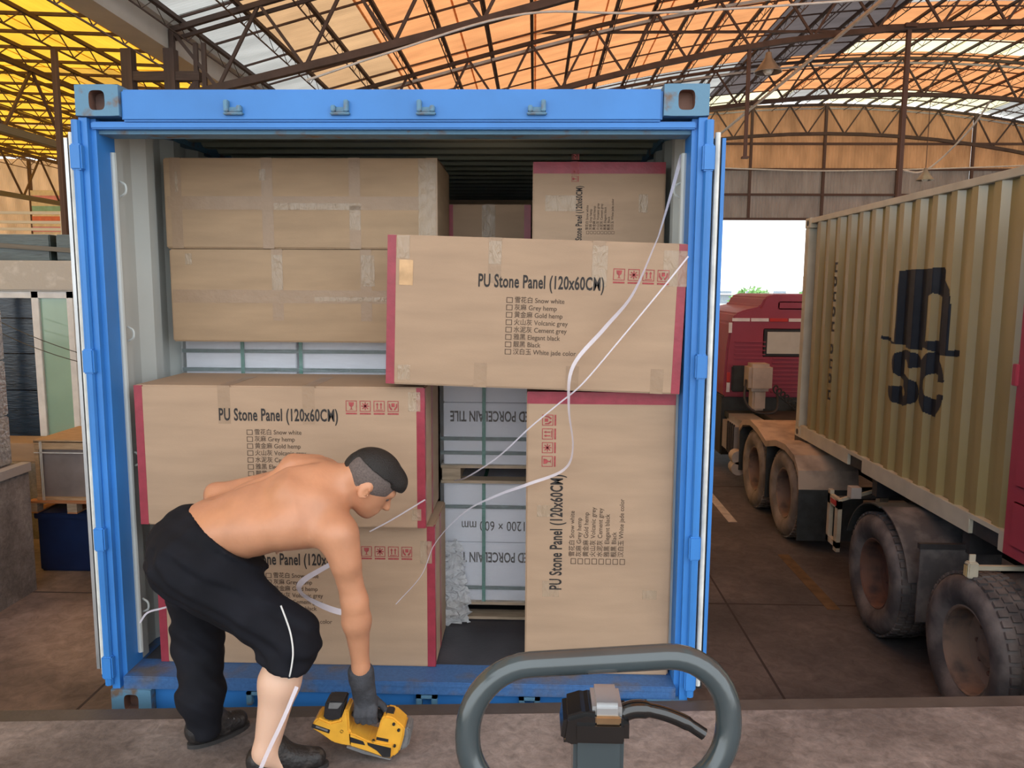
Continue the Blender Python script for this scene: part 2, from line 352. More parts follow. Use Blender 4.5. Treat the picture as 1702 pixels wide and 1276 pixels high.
# ------------------------------------------------------------------ floor: yard, dock, joints
fl = empty('floor'); tag(fl, 'grey-brown concrete yard floor below the loading dock', kind='structure')
MB().box(-0.2, 30, -0.9, 26.4, G-0.3, G).build('yard_slab', 'yard', fl); MB().box(-24, -0.2, -1.2, 26.4, G-0.3, G).build('yard_slab', 'yard_left_lit', fl)
for y in (4.0, 8.4, 12.8, 17.2, 21.6):
    MB().box(-24, 30, y-0.012, y+0.012, G-0.001, G+0.001).build('expansion_joint', 'joint', fl)
for x in (2.4, -2.6):
    MB().box(x-0.01, x+0.01, 0.6, 26, G-0.001, G+0.0012).build('expansion_joint', 'joint', fl)
MB().box(3.05, 3.16, 6.6, 13.5, G, G+0.004).build('white_line', 'line_white', fl)
MB().box(3.30, 3.42, 3.9, 5.4, G, G+0.004).build('yellow_line', 'line_yellow', fl)
of = MB().box(-120, 140, -160, -14, G-0.32, G-0.02).build('floor_outside_front', 'outdoor_ground'); tag(of, 'open ground behind the dock', kind='structure')
og = MB().box(-120, 140, 26.4, 200, G-0.32, G-0.02).build('floor_outside', 'outdoor_ground'); tag(og, 'sunlit pale ground beyond the far doorway', kind='structure')
# dock: edge runs a little askew to the container front
def edge_y(x): return -0.101 + 0.0672*x
dk = MB()
dk.prism([(-9, edge_y(-9)-0.085), (12, edge_y(12)-0.085), (12, -14), (-9, -14)], 'z', G-0.3, DK)
do = dk.build('floor_dock', 'concrete_dock'); tag(do, 'worn brown concrete floor of the loading dock in front', kind='structure')
ed = MB(); a = math.atan(0.0672)
ed.prism([(-9, edge_y(-9)-0.085), (12, edge_y(12)-0.085), (12, edge_y(12)), (-9, edge_y(-9))], 'z', G-0.3, DK-0.002)
eo = ed.build('trim_1', 'dock_plate'); tag(eo, 'flat steel edge strip along the lip of the loading dock', kind='structure')

# ------------------------------------------------------------------ roof of the main hall: shallow arch spanning left to right
def zb(x): return 7.35 - 0.0135*(x-11)**2 + 0.0185*max(0, abs(x-11)-10)**2
def zt(x): return 8.35 - 0.0125*(x-11)**2 + 0.0105*max(0, abs(x-11)-10)**2
XL, XR = -4.85, 26.85
BAYS = [-4.6, 1.7, 8.9, 14.3, 20.5, 26.5]
ce = empty('ceiling'); tag(ce, 'arched roof of translucent orange sheets on purlins', kind='structure')
XB = [XL, -3.9, -2.4]+[-2.4+1.463*i for i in range(1, 21)]; NX = len(XB)-1
def sheet_kind(i, b):
    x = (XB[i]+XB[i+1])/2
    if x < -3.9: return 'sheet_white'
    if x < -2.4: return 'sheet_tan'
    b += 1
    if b == 4:
        if 6.2 < x < 9.0: return 'sheet_grey'
        if 9.0 < x < 15: return 'sheet_white'
        return 'sheet_orange'
    if b == 5:
        if 2.5 < x < 6.5: return 'sheet_white'
        if 6.5 < x < 8: return 'sheet_grey'
        return 'sheet_orange'
    if b == 3: return 'sheet_orange'
    return ('sheet_orange', 'sheet_orange', 'sheet_white', 'sheet_orange')[i % 4] if b < 2 else 'sheet_orange'
for b in range(len(BAYS)-1):
    y0, y1 = BAYS[b]+0.005, BAYS[b+1]-0.005
    for i in range(NX):
        xm = (XB[i]+XB[i+1])/2; xs = [XB[i]-0.02, xm, XB[i+1]+0.02]; dz = 0.17+0.006*(i % 2)+0.012*(b % 2)
        k = sheet_kind(i, b)
        segs = [(y0, y1, k)]
        if b == 3 and xm > 9.0: segs = [(y0, y0+2.2, 'sheet_white' if xm < 15 else 'sheet_orange'), (y0+2.21, y0+5.0, 'sheet_orange'), (y0+5.01, y1, 'sheet_bright')]
        if b == 4: segs = [(y0, y0+4.2, k), (y0+4.21, y1, 'sheet_bright' if i % 5 else 'sheet_white')]
        for (ya, yb, kk) in segs:
            MB().strip([(x, ya-.03, zt(x)+dz) for x in xs], [(x, yb+.03, zt(x)+dz) for x in xs]).build('roof_sheet', kk, ce)
# purlins: light lattice joists running front to back
pitch = 0.86; npur = int((XR-XL)/pitch)
pm = MB(); L0, L1 = -4.55, 26.45
pm.box(-0.034, 0.034, L0, L1, -0.06, 0); 
yy = L0
pm.box(-0.009, 0.009, L0, L1, -0.262, -0.244)
while yy < L1-0.7:
    pm.bar((0, yy, -0.03), (0, yy+0.35, -0.25), 0.009).bar((0, yy+0.35, -0.25), (0, yy+0.7, -0.03), 0.009); yy += 0.7
pme = pm.mesh('purlin', 'truss')
for i in range(npur+1):
    x = XL+0.15+i*pitch; link('purlin', pme, ce, Matrix.Translation((x, 0, zt(x)+0.11)))
# cross battens under the sheets
bx = [XL+i*0.8 for i in range(int((XR-XL)/0.8)+1)]
bmesh_ = MB(); 
for a_, b_ in zip(bx[:-1], bx[1:]): bmesh_.bar((a_, 0, zt(a_)+0.14), (b_, 0, zt(b_)+0.14), 0.035, 0.03)
bme = bmesh_.mesh('batten', 'truss_red')
y = 2.4
while y < 26: link('batten', bme, ce, Matrix.Translation((0, y, 0))); y += 1.3
# arched trusses, every member its own part
TN = 24; tdx = (XR-XL)/TN
def truss(y, label):
    t = thing('roof_truss', label, 'truss', (0, y, 0), group='arched roof trusses')
    tag(t, kind='structure')
    for nm, zf, w in (('top_chord', zt, 0.075), ('bottom_chord', zb, 0.11)):
        m = MB()
        for i in range(TN):
            x0, x1 = XL+i*tdx, XL+(i+1)*tdx; m.bar((x0, 0, zf(x0)), (x1, 0, zf(x1)), w, w)
        m.build(nm, 'truss', t)
    m = MB()
    for i in range(TN):
        x0, x1 = XL+i*tdx, XL+(i+1)*tdx; m.bar((x0, 0.1, zt(x0)-0.1), (x1, 0.1, zt(x1)-0.1), 0.05, 0.05)
    m.build('conduit', 'cable_white' if y > 10 else 'truss', t)
    for i in range(TN):
        x0, xm, x1 = XL+i*tdx, XL+(i+.5)*tdx, XL+(i+1)*tdx
        rod('web_bar', (x0, 0, zt(x0)), (xm, 0, zb(xm)), 0.045, 'truss', t); rod('web_bar', (xm, 0, zb(xm)), (x1, 0, zt(x1)), 0.045, 'truss', t)
    rod('end_post', (XL, 0, zb(XL)), (XL, 0, zt(XL)), 0.07, 'truss', t)
    return t
truss(8.9, 'nearest arched steel truss, rising from the white gutter above the blue container')
truss(14.3, 'second arched steel truss from the camera, carrying the cone lamp')
truss(20.5, 'third arched steel truss from the camera, under pale roof sheets')
truss(26.3, 'farthest arched truss, set against the corrugated end wall')
tie = MB().bar((-0.2, 14.45, 7.22), (26.5, 14.45, 7.22), 0.05).build('trim_2', 'truss'); tag(tie, 'straight horizontal steel tie across the second truss', kind='structure')
# slender poles in the hall
for i, (x, y) in enumerate([(8.35, 14.3)]):
    p = thing('steel_pole', 'tall reddish steel pole rising behind the yellow container to the second truss', 'pole', (x, y, G))
    rod('shaft', (0, 0, 0), (0, 0, zb(x)-G), 0.085, 'truss_red', p); MB().box(-.16, .16, -.16, .16, 0, 0.03).build('foot_plate', 'truss_red', p)
    MB().box(-.12, .12, -.12, .12, zb(x)-G-0.02, zb(x)-G+0.06).build('cap_plate', 'truss_red', p)
hr = thing('drop_rod', 'slender steel rod hanging from the second truss under the cone lamp', 'rod', (5.05, 14.3, 4.6))
rod('shaft', (0, 0, 0), (0, 0, zb(5.05)-4.6), 0.07, 'truss_red', hr); MB().box(-.07, .07, -.07, .07, -.02, .02).build('end_plate', 'truss_red', hr)
# ------------------------------------------------------------------ gutter beam between the two halls
gb = thing('trim_3', 'broad white gutter beam between the orange and the yellow roofs', None); tag(gb, kind='structure')
MB().box(-5.32, -4.90, -10.9, 26.4, 5.29, 5.33).build('gutter_bottom', 'gutter', gb)
MB().box(-4.93, -4.90, -10.9, 26.4, 5.33, 5.66).build('gutter_side', 'gutter', gb)
MB().box(-5.32, -5.29, -10.9, 26.4, 5.33, 5.66).build('gutter_side', 'gutter', gb)
MB().box(-5.34, -4.80, -10.9, 26.4, 5.62, zt(XL)+.24).build('flashing', 'gutter', gb)
cl = thing('steel_column', 'dark steel column pair holding the white gutter behind the container corner', 'column', (-5.1, 8.9, G)); tag(cl, kind='structure')
for x in (-0.22, 0.42):
    rod('shaft', (x-0.2, 0, 0), (x-0.2, 0, 5.29-G), 0.16, 'truss', cl)
rod('bracket_arm', (-0.5, 0, 6.02), (0.66, 0, 6.02), 0.13, 'truss', cl); rod('brace', (0.02, 0, 5.2), (0.62, 0, 5.98), 0.07, 'truss', cl); rod('bracket_post', (0.6, 0, 5.0), (0.6, 0, 6.5), 0.06, 'truss', cl)
rod('bracket_post', (0.72, 0, 5.0), (0.72, 0, 6.5), 0.06, 'truss', cl)
# ------------------------------------------------------------------ roof of the left hall: yellow sheets
cl2 = empty('ceiling_left_hall'); tag(cl2, 'yellow translucent roof of the neighbouring hall', kind='structure')
def zl(x): return 5.95 + 0.035*(-5.3-x)
ys = [-6, 0, 6.6, 13.2, 19.8, 26.4]
xs_ = [-5.35-1.35*i for i in range(13)]
for j in range(len(ys)-1):
    for i in range(len(xs_)-1):
        k = 'sheet_yellow_tan' if (i*3+j) % 7 == 2 else 'sheet_yellow'
        xa, xb = xs_[i]+0.02, xs_[i+1]-0.02; dz = .1+.006*(i % 2)+.012*(j % 2)
        MB().strip([(xa, ys[j]-.03, zl(xa)+dz), (xb, ys[j]-.03, zl(xb)+dz)], [(xa, ys[j+1]+.03, zl(xa)+dz), (xb, ys[j+1]+.03, zl(xb)+dz)]).build('roof_sheet', k, cl2)
lb = MB().bar((-5.35, 0, zl(-5.35)+.03), (-21.5, 0, zl(-21.5)+.03), 0.055, 0.05).mesh('batten', 'truss_red')
y = 3.0
while y < 26.3: link('batten', lb, cl2, Matrix.Translation((0, y, 0))); y += 0.95
lp = MB(); lp.box(-.03, .03, -6, 26.4, -.06, 0)
yy = -6
while yy < 25.5: lp.bar((0, yy, -.05), (0, yy+.45, -.36), .016).bar((0, yy+.45, -.36), (0, yy+.9, -.05), .016); yy += .9
lp.box(-.012, .012, -6, 26.4, -.38, -.355)
lpm = lp.mesh('purlin', 'truss_red')
for i in range(12):
    x = -6.0-1.35*i; link('purlin', lpm, cl2, Matrix.Translation((x, 0, zl(x)-0.0)))
# deep longitudinal lattice girders under the yellow roof
for i, (x, z) in enumerate([(-8.9, 4.55), (-14.5, 4.35)]):
    g = thing('lattice_girder', ('upper left lattice girder running back under the yellow roof', 'lower left lattice girder ending at the far striped banner')[i], 'girder', (x, 0, z), group='girders under the yellow roof'); tag(g, kind='structure')
    rod('lower_chord', (0, -4, 0), (0, 26.3, 0), 0.13, 'truss_grey', g); rod('upper_chord', (0, -4, 1.25), (0, 26.3, 1.25), 0.09, 'truss_red', g)
    yy = 2.0
    while yy < 26:
        rod('web_bar', (0, yy, 0), (0, yy+.9, 1.25), 0.045, 'truss_red', g); rod('web_bar', (0, yy+.9, 1.25), (0, yy+1.8, 0), 0.045, 'truss_red', g); yy += 1.8
for i, (x, y) in enumerate([(-7.3, 10.0), (-10.2, 10.0)]):
    p = thing('steel_post', ('thin brown steel post just left of the blue container', 'thin brown steel post at the left edge of the picture')[i], 'post', (x, y, DK-.345), group='posts of the left hall')
    rod('shaft', (0, 0, 0), (0, 0, zl(x)-.40-DK+.345), 0.08, 'truss_red', p); MB().box(-.15, .15, -.15, .15, 0, .03).build('foot_plate', 'truss_red', p)
# ------------------------------------------------------------------ end wall with the big doorway
wb = empty('wall_back'); tag(wb, 'corrugated sheet end wall with tall open doorway', kind='structure')
OX0, OX1, OZ = 5.6, 10.75, 4.28
cols = [XL+i*2.64 for i in range(13)]
for i in range(12):
    xa, xb = cols[i], cols[i+1]
    def panel(x0, x1, z0, z1, m):
        if x1-x0 < .02 or z1-z0 < .02: return
        MB().box(x0+.01, x1-.01, 26.42, 26.45, z0+.005, z1-.005).build('wall_sheet', m, wb)
    parts = [(xa, xb)]
    zs = [(G, 4.28, 'wall_beige'), (4.28, 6.1, 'wall_beige'), (6.1, 7.0, 'wall_orange')]
    for z0, z1, m in zs:
        if z1 <= OZ+.01:
            if xa < OX0: panel(xa, min(xb, OX0), z0, z1, m)
            if xb > OX1: panel(max(xa, OX1), xb, z0, z1, m)
        else: panel(xa, xb, z0, min(z1, zt(xa)-.05, zt(xb)-.05), m)
    zz = 7.0
    top = [(xa+.01, zz), (xb-.01, zz), (xb-.01, zt(xb)+.1), (xa+.01, zt(xa)+.1)]
    if min(zt(xa), zt(xb)) > 7.0: MB().prism(top, 'y', 26.42, 26.45).build('wall_sheet', 'wall_orange', wb)
    rod('wall_post', (xa, 26.3, G) if not (OX0 < xa < OX1) else (xa, 26.3, OZ), (xa, 26.3, zt(xa)), 0.09, 'truss_red', wb)
for z in (4.33, 5.2, 6.1, 7.0):
    rod('girt', (XL, 26.33, z), (XR, 26.33, z), 0.08, 'truss_red', wb)
for x in (OX0, OX1): rod('door_jamb', (x, 26.3, G), (x, 26.3, OZ), 0.14, 'truss_red', wb)
wr = MB().box(XR, XR+.2, -11, 26.5, G, zt(XR)+.2).build('wall_right', 'wall_beige'); tag(wr, 'plain sheet side wall of the hall behind the yellow container', kind='structure')
wl = empty('wall_left_back'); tag(wl, 'cream panelled end wall of the left hall under the yellow roof', kind='structure')
for i in range(9):
    x0 = -5.4-1.85*i
    MB().box(x0-1.83, x0-.02, 26.42, 26.45, 2.9, zl(x0)+.05).build('wall_sheet', 'wall_cream', wl)
    MB().box(x0-1.83, x0-.02, 26.42, 26.45, G, 2.88).build('wall_sheet', 'wall_cream', wl)
    rod('wall_post', (x0, 26.35, G), (x0, 26.35, zl(x0)), 0.10, 'truss_red', wl)
wl2 = MB().box(-21.8, -21.6, -6, 26.5, G, 7).build('wall_left', 'wall_cream'); tag(wl2, 'far side wall of the left hall', kind='structure')

# ------------------------------------------------------------------ blue container, doors open
bc = thing('shipping_container', 'blue shipping container with open doors, loaded with brown cartons, backed to the dock', 'container')
CH, CW, CL = 2.591, 1.219, 6.058
def corrugate(n_pitch, p=0.278, d=0.036):
    """profile of (s, depth) along the wall"""
    out = []; s = 0
    for i in range(n_pitch): out += [(s, 0), (s+.072, 0), (s+.139, d), (s+.210, d)]; s += p
    return out + [(s, 0)]
prof = [(0.16+s, d) for s, d in corrugate(20) if 0.16+s < CL-.1]
for sgn in (-1, 1):
    m = MB(); X = sgn*1.172
    m.strip([(X+sgn*d, s, 0.16) for s, d in prof], [(X+sgn*d, s, CH-.05) for s, d in prof])
    m.build('inner_wall', 'inner_grey', bc)
    m = MB(); X = sgn*1.178
    m.strip([(X+sgn*d, s, 0.16) for s, d in prof], [(X+sgn*d, s, CH-.05) for s, d in prof])
    m.build('outer_wall', 'blue', bc)
    MB().box(sgn*1.16, sgn*1.219, 0.16, CL-.16, 0.02, 0.17).build('bottom_rail', 'blue_dark', bc)
    MB().box(sgn*1.16, sgn*1.219, 0.16, CL-.16, CH-.08, CH-.02).build('top_rail', 'blue_worn', bc)
m = MB(); rp = [(0.12+s, d) for s, d in corrugate(28, 0.209, 0.0)]
rp = []; s = 0.13
while s < CL-.2: rp += [(s, 0), (s+.07, 0), (s+.10, -.022), (s+.17, -.022)]; s += .2
m.strip([(-1.17, a_, CH-.032+d) for a_, d in rp], [(1.17, a_, CH-.032+d) for a_, d in rp]); m.build('roof_panel', 'inner_roof', bc)
MB().box(-1.17, 1.17, .13, CL-.1, CH-.012, CH-.006).build('roof_skin', 'blue', bc)
MB().box(-1.17, 1.17, 0.14, CL-.1, 0.10, 0.168).build('floor_boards', 'ply_floor', bc)
MB().box(-1.17, 1.17, CL-.12, CL-.06, 0.05, CH-.05).build('end_wall', 'blue', bc)
for sgn in (-1, 1):
    q = [(sgn*1.219, 0.004), (sgn*1.186, 0.004), (sgn*1.186, 0.032), (sgn*1.166, 0.032), (sgn*1.166, 0.165), (sgn*1.219, 0.165)]
    MB().prism(q, 'z', 0.118, CH-.118).build('corner_post', 'blue', bc)
    MB().box(sgn*1.17, sgn*1.219, CL-.15, CL, 0.118, CH-.118).build('corner_post', 'blue', bc)
    # hinge bar with its lugs, on the outer front edge
    MB().tube([(sgn*1.226, -0.004, 0.14), (sgn*1.226, -0.004, CH-.13)], 0.017, 8).build('hinge_bar', 'blue', bc, smooth=True)
    for z in (0.22, 0.78, 1.52, 2.32):
        MB().box(sgn*1.20, sgn*1.247, -0.026, 0.02, z-.05, z+.05).build('hinge', 'blue', bc, bevel=.006)
    # white seal along the inner edge of the post and lashing hooks
    MB().tube([(sgn*1.158, 0.135, 0.22), (sgn*1.158, 0.135, 2.36)], 0.012, 8).build('door_seal', 'inner_grey', bc, smooth=True)
    for z in (0.42, 1.08, 1.62, 2.22):
        MB().tube(curve_pts([(sgn*1.155, 0.17, z+.03), (sgn*1.13, 0.165, z+.015), (sgn*1.13, 0.165, z-.015), (sgn*1.155, 0.17, z-.03)], 4), 0.005, 6).build('lashing_ring', 'inner_grey', bc, smooth=True)
    # open door leaf folded back along the side
    hx = sgn*1.236
    dr = empty('door'); dr.parent = bc; dr.location = (hx, 0.03, 0)
    MB().box(min(0, sgn*.05), max(0, sgn*.05), 0.05, 1.17, 0.22, CH-.20).build('door_panel', 'blue', dr)
    MB().box(min(sgn*.048, sgn*.062), max(sgn*.048, sgn*.062), 0.0, 0.05, 0.19, CH-.19).build('door_edge', 'blue' if sgn > 0 else 'alu', dr)
    MB().tube([(sgn*.030, 0.0, 0.17), (sgn*.030, 0.0, CH-.17)], 0.011, 8).build('door_gasket', 'gasket_white', dr, smooth=True)
    MB().box(min(sgn*.008, sgn*.05), max(sgn*.008, sgn*.05), 0.012, 0.045, 0.15, CH-.19).build('gasket_lip', 'gasket', dr)
# corner castings with their oval holes
def plate_hole(mb, x0, x1, z0, z1, y, rx, rz, cx, cz, depth, n=32):
    out, inn = [], []
    for k in range(n):
        a = 2*math.pi*k/n; c, s_ = math.cos(a), math.sin(a)
        e = 4; rr = (abs(c)**e + abs(s_)**e)**(-1/e)
        inn.append((cx+rx*c*rr*.98, y, cz+rz*s_*rr*.98))
        t = min((x1-cx)/c if c > 1e-6 else (x0-cx)/c if c < -1e-6 else 1e9, (z1-cz)/s_ if s_ > 1e-6 else (z0-cz)/s_ if s_ < -1e-6 else 1e9)
        out.append((cx+t*c, y, cz+t*s_))
    back = [(p[0], y+depth, p[2]) for p in inn]
    mb.add(out+inn, [(i, (i+1) % n, n+(i+1) % n, n+i) for i in range(n)])
    return MB().add(inn+back, [(i, (i+1) % n, n+(i+1) % n, n+i) for i in range(n)] + [tuple(range(n, 2*n))])
def casting(sgn, z0, parent, mt):
    m = MB(); x0, x1 = sorted((sgn*1.221, sgn*1.050)); z1 = z0+.118
    hole = plate_hole(m, x0, x1, z0, z1, -0.008, 0.032, 0.038, (x0+x1)/2, z0+.059, 0.05)
    m.add([(x0, -.008, z0), (x1, -.008, z0), (x1, .17, z0), (x0, .17, z0), (x0, -.008, z1), (x1, -.008, z1), (x1, .17, z1), (x0, .17, z1)], [(0, 1, 2, 3), (4, 7, 6, 5), (0, 3, 7, 4), (1, 5, 6, 2), (3, 2, 6, 7)])
    hole.build('casting_hole', 'rim_rust', m.build('corner_casting', mt, parent))
for sgn in (-1, 1):
    casting(sgn, CH-.118+.003, bc, 'blue_worn'); casting(sgn, 0.0, bc, 'blue_worn')
    for z in (0, CH-.118): MB().box(sgn*1.05, sgn*1.221, CL-.17, CL, z, z+.118).build('corner_casting', 'blue_worn', bc)
MB().box(-1.048, 1.048, 0.002, 0.10, 2.458, 2.578).build('header', 'blue', bc, bevel=.008)
MB().box(-1.18, 1.18, 0.015, 0.14, 2.432, 2.46).build('header_lip', 'blue', bc, bevel=.005)
MB().box(-1.18, 1.18, 0.05, 0.15, 2.418, 2.432).build('header_underside', 'blue_worn', bc)
for i, x in enumerate((-.603, -.188, .143, .568)):
    m = MB(); m.box(-.038, .038, -.016, .004, -.022, -.012); w = 1 if i % 2 else -1
    m.box(-.034, -.016, -.022, .004, -.012, .032 if w < 0 else .012); m.box(.016, .034, -.022, .004, -.012, .012 if w < 0 else .032); m.box(-.03, .03, -.006, .004, -.012, .008)
    o = m.build('cam_keeper', 'blue_worn', bc, bevel=.003); o.location = (x, 0, 2.502)
MB().box(-1.17, 1.17, 0.0, 0.165, 0.150, 0.174).build('sill', 'sill_blue_shaded', bc, bevel=.004)
MB().box(-1.17, 1.17, 0.004, 0.03, 0.118, 0.150).build('sill_face', 'sill_blue_shaded', bc)
MB().box(-1.048, 1.048, 0.03, 0.10, 0.015, 0.118).build('sill_beam', 'blue', bc)
for i, x in enumerate((-.60, .125, .56)):
    m = MB(); m.box(-.045, -.02, 0, .03, -.03, .03).box(.02, .045, 0, .03, -.03, .03).box(-.045, .045, .0, .03, .015, .03)
    o = m.build('cam_keeper', 'blue_worn', bc, bevel=.003); o.location = (x, 0.003, 0.082)
# trailer under the blue container
tr = thing('trailer_chassis', 'dark trailer frame carrying the blue container behind the dock edge', 'trailer', (0, 0, G))
for x in (-.5, .5): MB().box(x-.07, x+.07, .3, 8.4, 0.78, 1.10).build('main_beam', 'chassis_black', tr)
for y in (.35, 2.2, 4.2, 6.0, 8.3): MB().box(-1.1, 1.1, y-.06, y+.06, .95, 1.118).build('cross_beam', 'chassis_black', tr)
def wheel_mesh():
    """dual-tyre truck wheel seen from its outer side; axle along x, outer face at -x"""
    R_, w = 0.525, 0.30
    ty = MB(); pr = [(0.300, .035), (0.335, .005), (0.40, -.012), (0.455, -.004), (0.492, .02), (0.510, .05), (0.514, .15), (0.510, .25), (0.49, .285), (0.40, .31), (0.30, .27)]
    ty.lathe(pr, 48, 'x')
    tr_ = MB()
    for k in range(48):
        a0, a1 = 2*math.pi*k/48, 2*math.pi*(k+.62)/48
        for (t0, t1, o_) in ((.028, .085, 0), (.10, .155, .5), (.17, .215, .2), (.23, .272, .7)):
            aa, ab = a0+o_*2*math.pi/48, a1+o_*2*math.pi/48
            vs = [(t, r*math.cos(a), r*math.sin(a)) for t in (t0, t1) for a in (aa, ab) for r in (.505, .525)]
            tr_.add(vs, [(0, 1, 3, 2), (4, 6, 7, 5), (0, 4, 5, 1), (2, 3, 7, 6), (1, 5, 7, 3)])
    rim = MB(); rim.lathe([(0.302, .036), (0.292, .030), (0.280, .04), (0.272, .10), (0.262, .20), (0.20, .225), (0.13, .22), (0.11, .17), (0.06, .165), (0.0005, .165)], 40, 'x')
    return ty.mesh('tyre', 'rubber', smooth=True), tr_.mesh('tread', 'rubber'), rim
WT, WTR, WRIM = wheel_mesh()
RIMS = {'dust': WRIM.mesh('rim', 'rim_dust', smooth=True), 'rust': WRIM.mesh('rim', 'rim_rust', smooth=True)}
NUT = MB().lathe([(.016, 0), (.016, -.02), (.0005, -.022)], 6, 'x').mesh('wheel_nut', 'rim_rust')
WT_D = WT.copy(); WT_D.materials.clear(); WT_D.materials.append(MATS['rubber_dusty']); WTR_D = WTR.copy(); WTR_D.materials.clear(); WTR_D.materials.append(MATS['rubber_dusty'])
def wheel(parent, loc, kind='dust', flip=False, back=True, dusty=False):
    w = empty('wheel'); w.parent = parent; w.location = loc
    if flip: w.rotation_euler = (0, 0, math.pi)
    link('tyre', WT_D if dusty else WT, w); tag(link('tread', WTR_D if dusty else WTR, w), kind='stuff'); link('rim', RIMS[kind], w)
    for k in range(8): link('wheel_nut', NUT, w, Matrix.Translation((.215, .165*math.cos(k*math.pi/4), .165*math.sin(k*math.pi/4))))
    if back: link('tyre', WT, w, Matrix.Translation((.33, 0, 0)))
    return w
for y in (4.9, 6.2):
    wheel(tr, (-1.05, y, .525)); wheel(tr, (1.05, y, .525), flip=True)
    MB().tube([(-.8, y, .525), (.8, y, .525)], .06, 8).build('axle', 'chassis_black', tr)
for x in (-.75, .75):
    MB().box(x-.05, x+.05, .9, 1.0, 0, 1.05).build('landing_leg', 'chassis_black', tr)

# ------------------------------------------------------------------ cartons
def put(mb, vf, ox, oz, y=-0.0012, rot=0, sc=1.0):
    """place flat lettering (x, y) on the carton front (x, z); rot in quarter turns"""
    v, f = vf; c, s = [(1, 0), (0, 1), (-1, 0), (0, -1)][rot]
    mb.add([(ox+sc*(x*c-z*s), y, oz+sc*(x*s+z*c)) for x, z in v], f)
def frame2(mb, x, z, w, h, t, ox, oz, rot, sc, y=-0.0012):
    for (a, b, c_, d) in ((x, x+w, z, z+t), (x, x+w, z+h-t, z+h), (x, x+t, z+t, z+h-t), (x+w-t, x+w, z+t, z+h-t)):
        put(mb, ([(a, c_), (b, c_), (b, d), (a, d)], [(0, 1, 2, 3)]), ox, oz, y, rot, sc)
def icon(mb, k, x, z, ox, oz, rot, sc):
    def P(pts): put(mb, (pts, [tuple(range(len(pts)))]), ox, oz, -0.0012, rot, sc)
    frame2(mb, x, z, .046, .046, .003, ox, oz, rot, sc)
    def q(pts): P([(x+.046*a, z+.046*b) for a, b in pts])
    if k == 0: q([(.25, .85), (.75, .85), (.70, .55), (.55, .42), (.55, .25), (.72, .18), (.28, .18), (.45, .25), (.45, .42), (.30, .55)])
    if k == 1:
        for a in range(4):
            t = a*math.pi/4; dx_, dz_ = math.cos(t)*.36, math.sin(t)*.36; nx, nz = -math.sin(t)*.05, math.cos(t)*.05
            q([(.5-dx_+nx, .5-dz_+nz), (.5-dx_-nx, .5-dz_-nz), (.5+dx_-nx, .5+dz_-nz), (.5+dx_+nx, .5+dz_+nz)])
    if k == 2:
        for cx in (.33, .67): q([(cx-.05, .25), (cx+.05, .25), (cx+.05, .62), (cx+.13, .62), (cx, .85), (cx-.13, .62), (cx-.05, .62)])
        q([(.18, .12), (.82, .12), (.82, .19), (.18, .19)])
    if k == 3:
        q([(.35, .45), (.65, .45), (.65, .78), (.35, .78)])
        for s in (0, 1):
            f = (lambda a: a) if s == 0 else (lambda a: 1-a)
            q([(f(.12), .75), (f(.22), .75), (f(.26), .45), (f(.42), .28), (f(.42), .15), (f(.3), .15), (f(.12), .4)])
    put(mb, ([(x, z-.012), (x+.046, z-.012), (x+.046, z-.005), (x, z-.005)], [(0, 1, 2, 3)]), ox, oz, -0.0012, rot, sc)
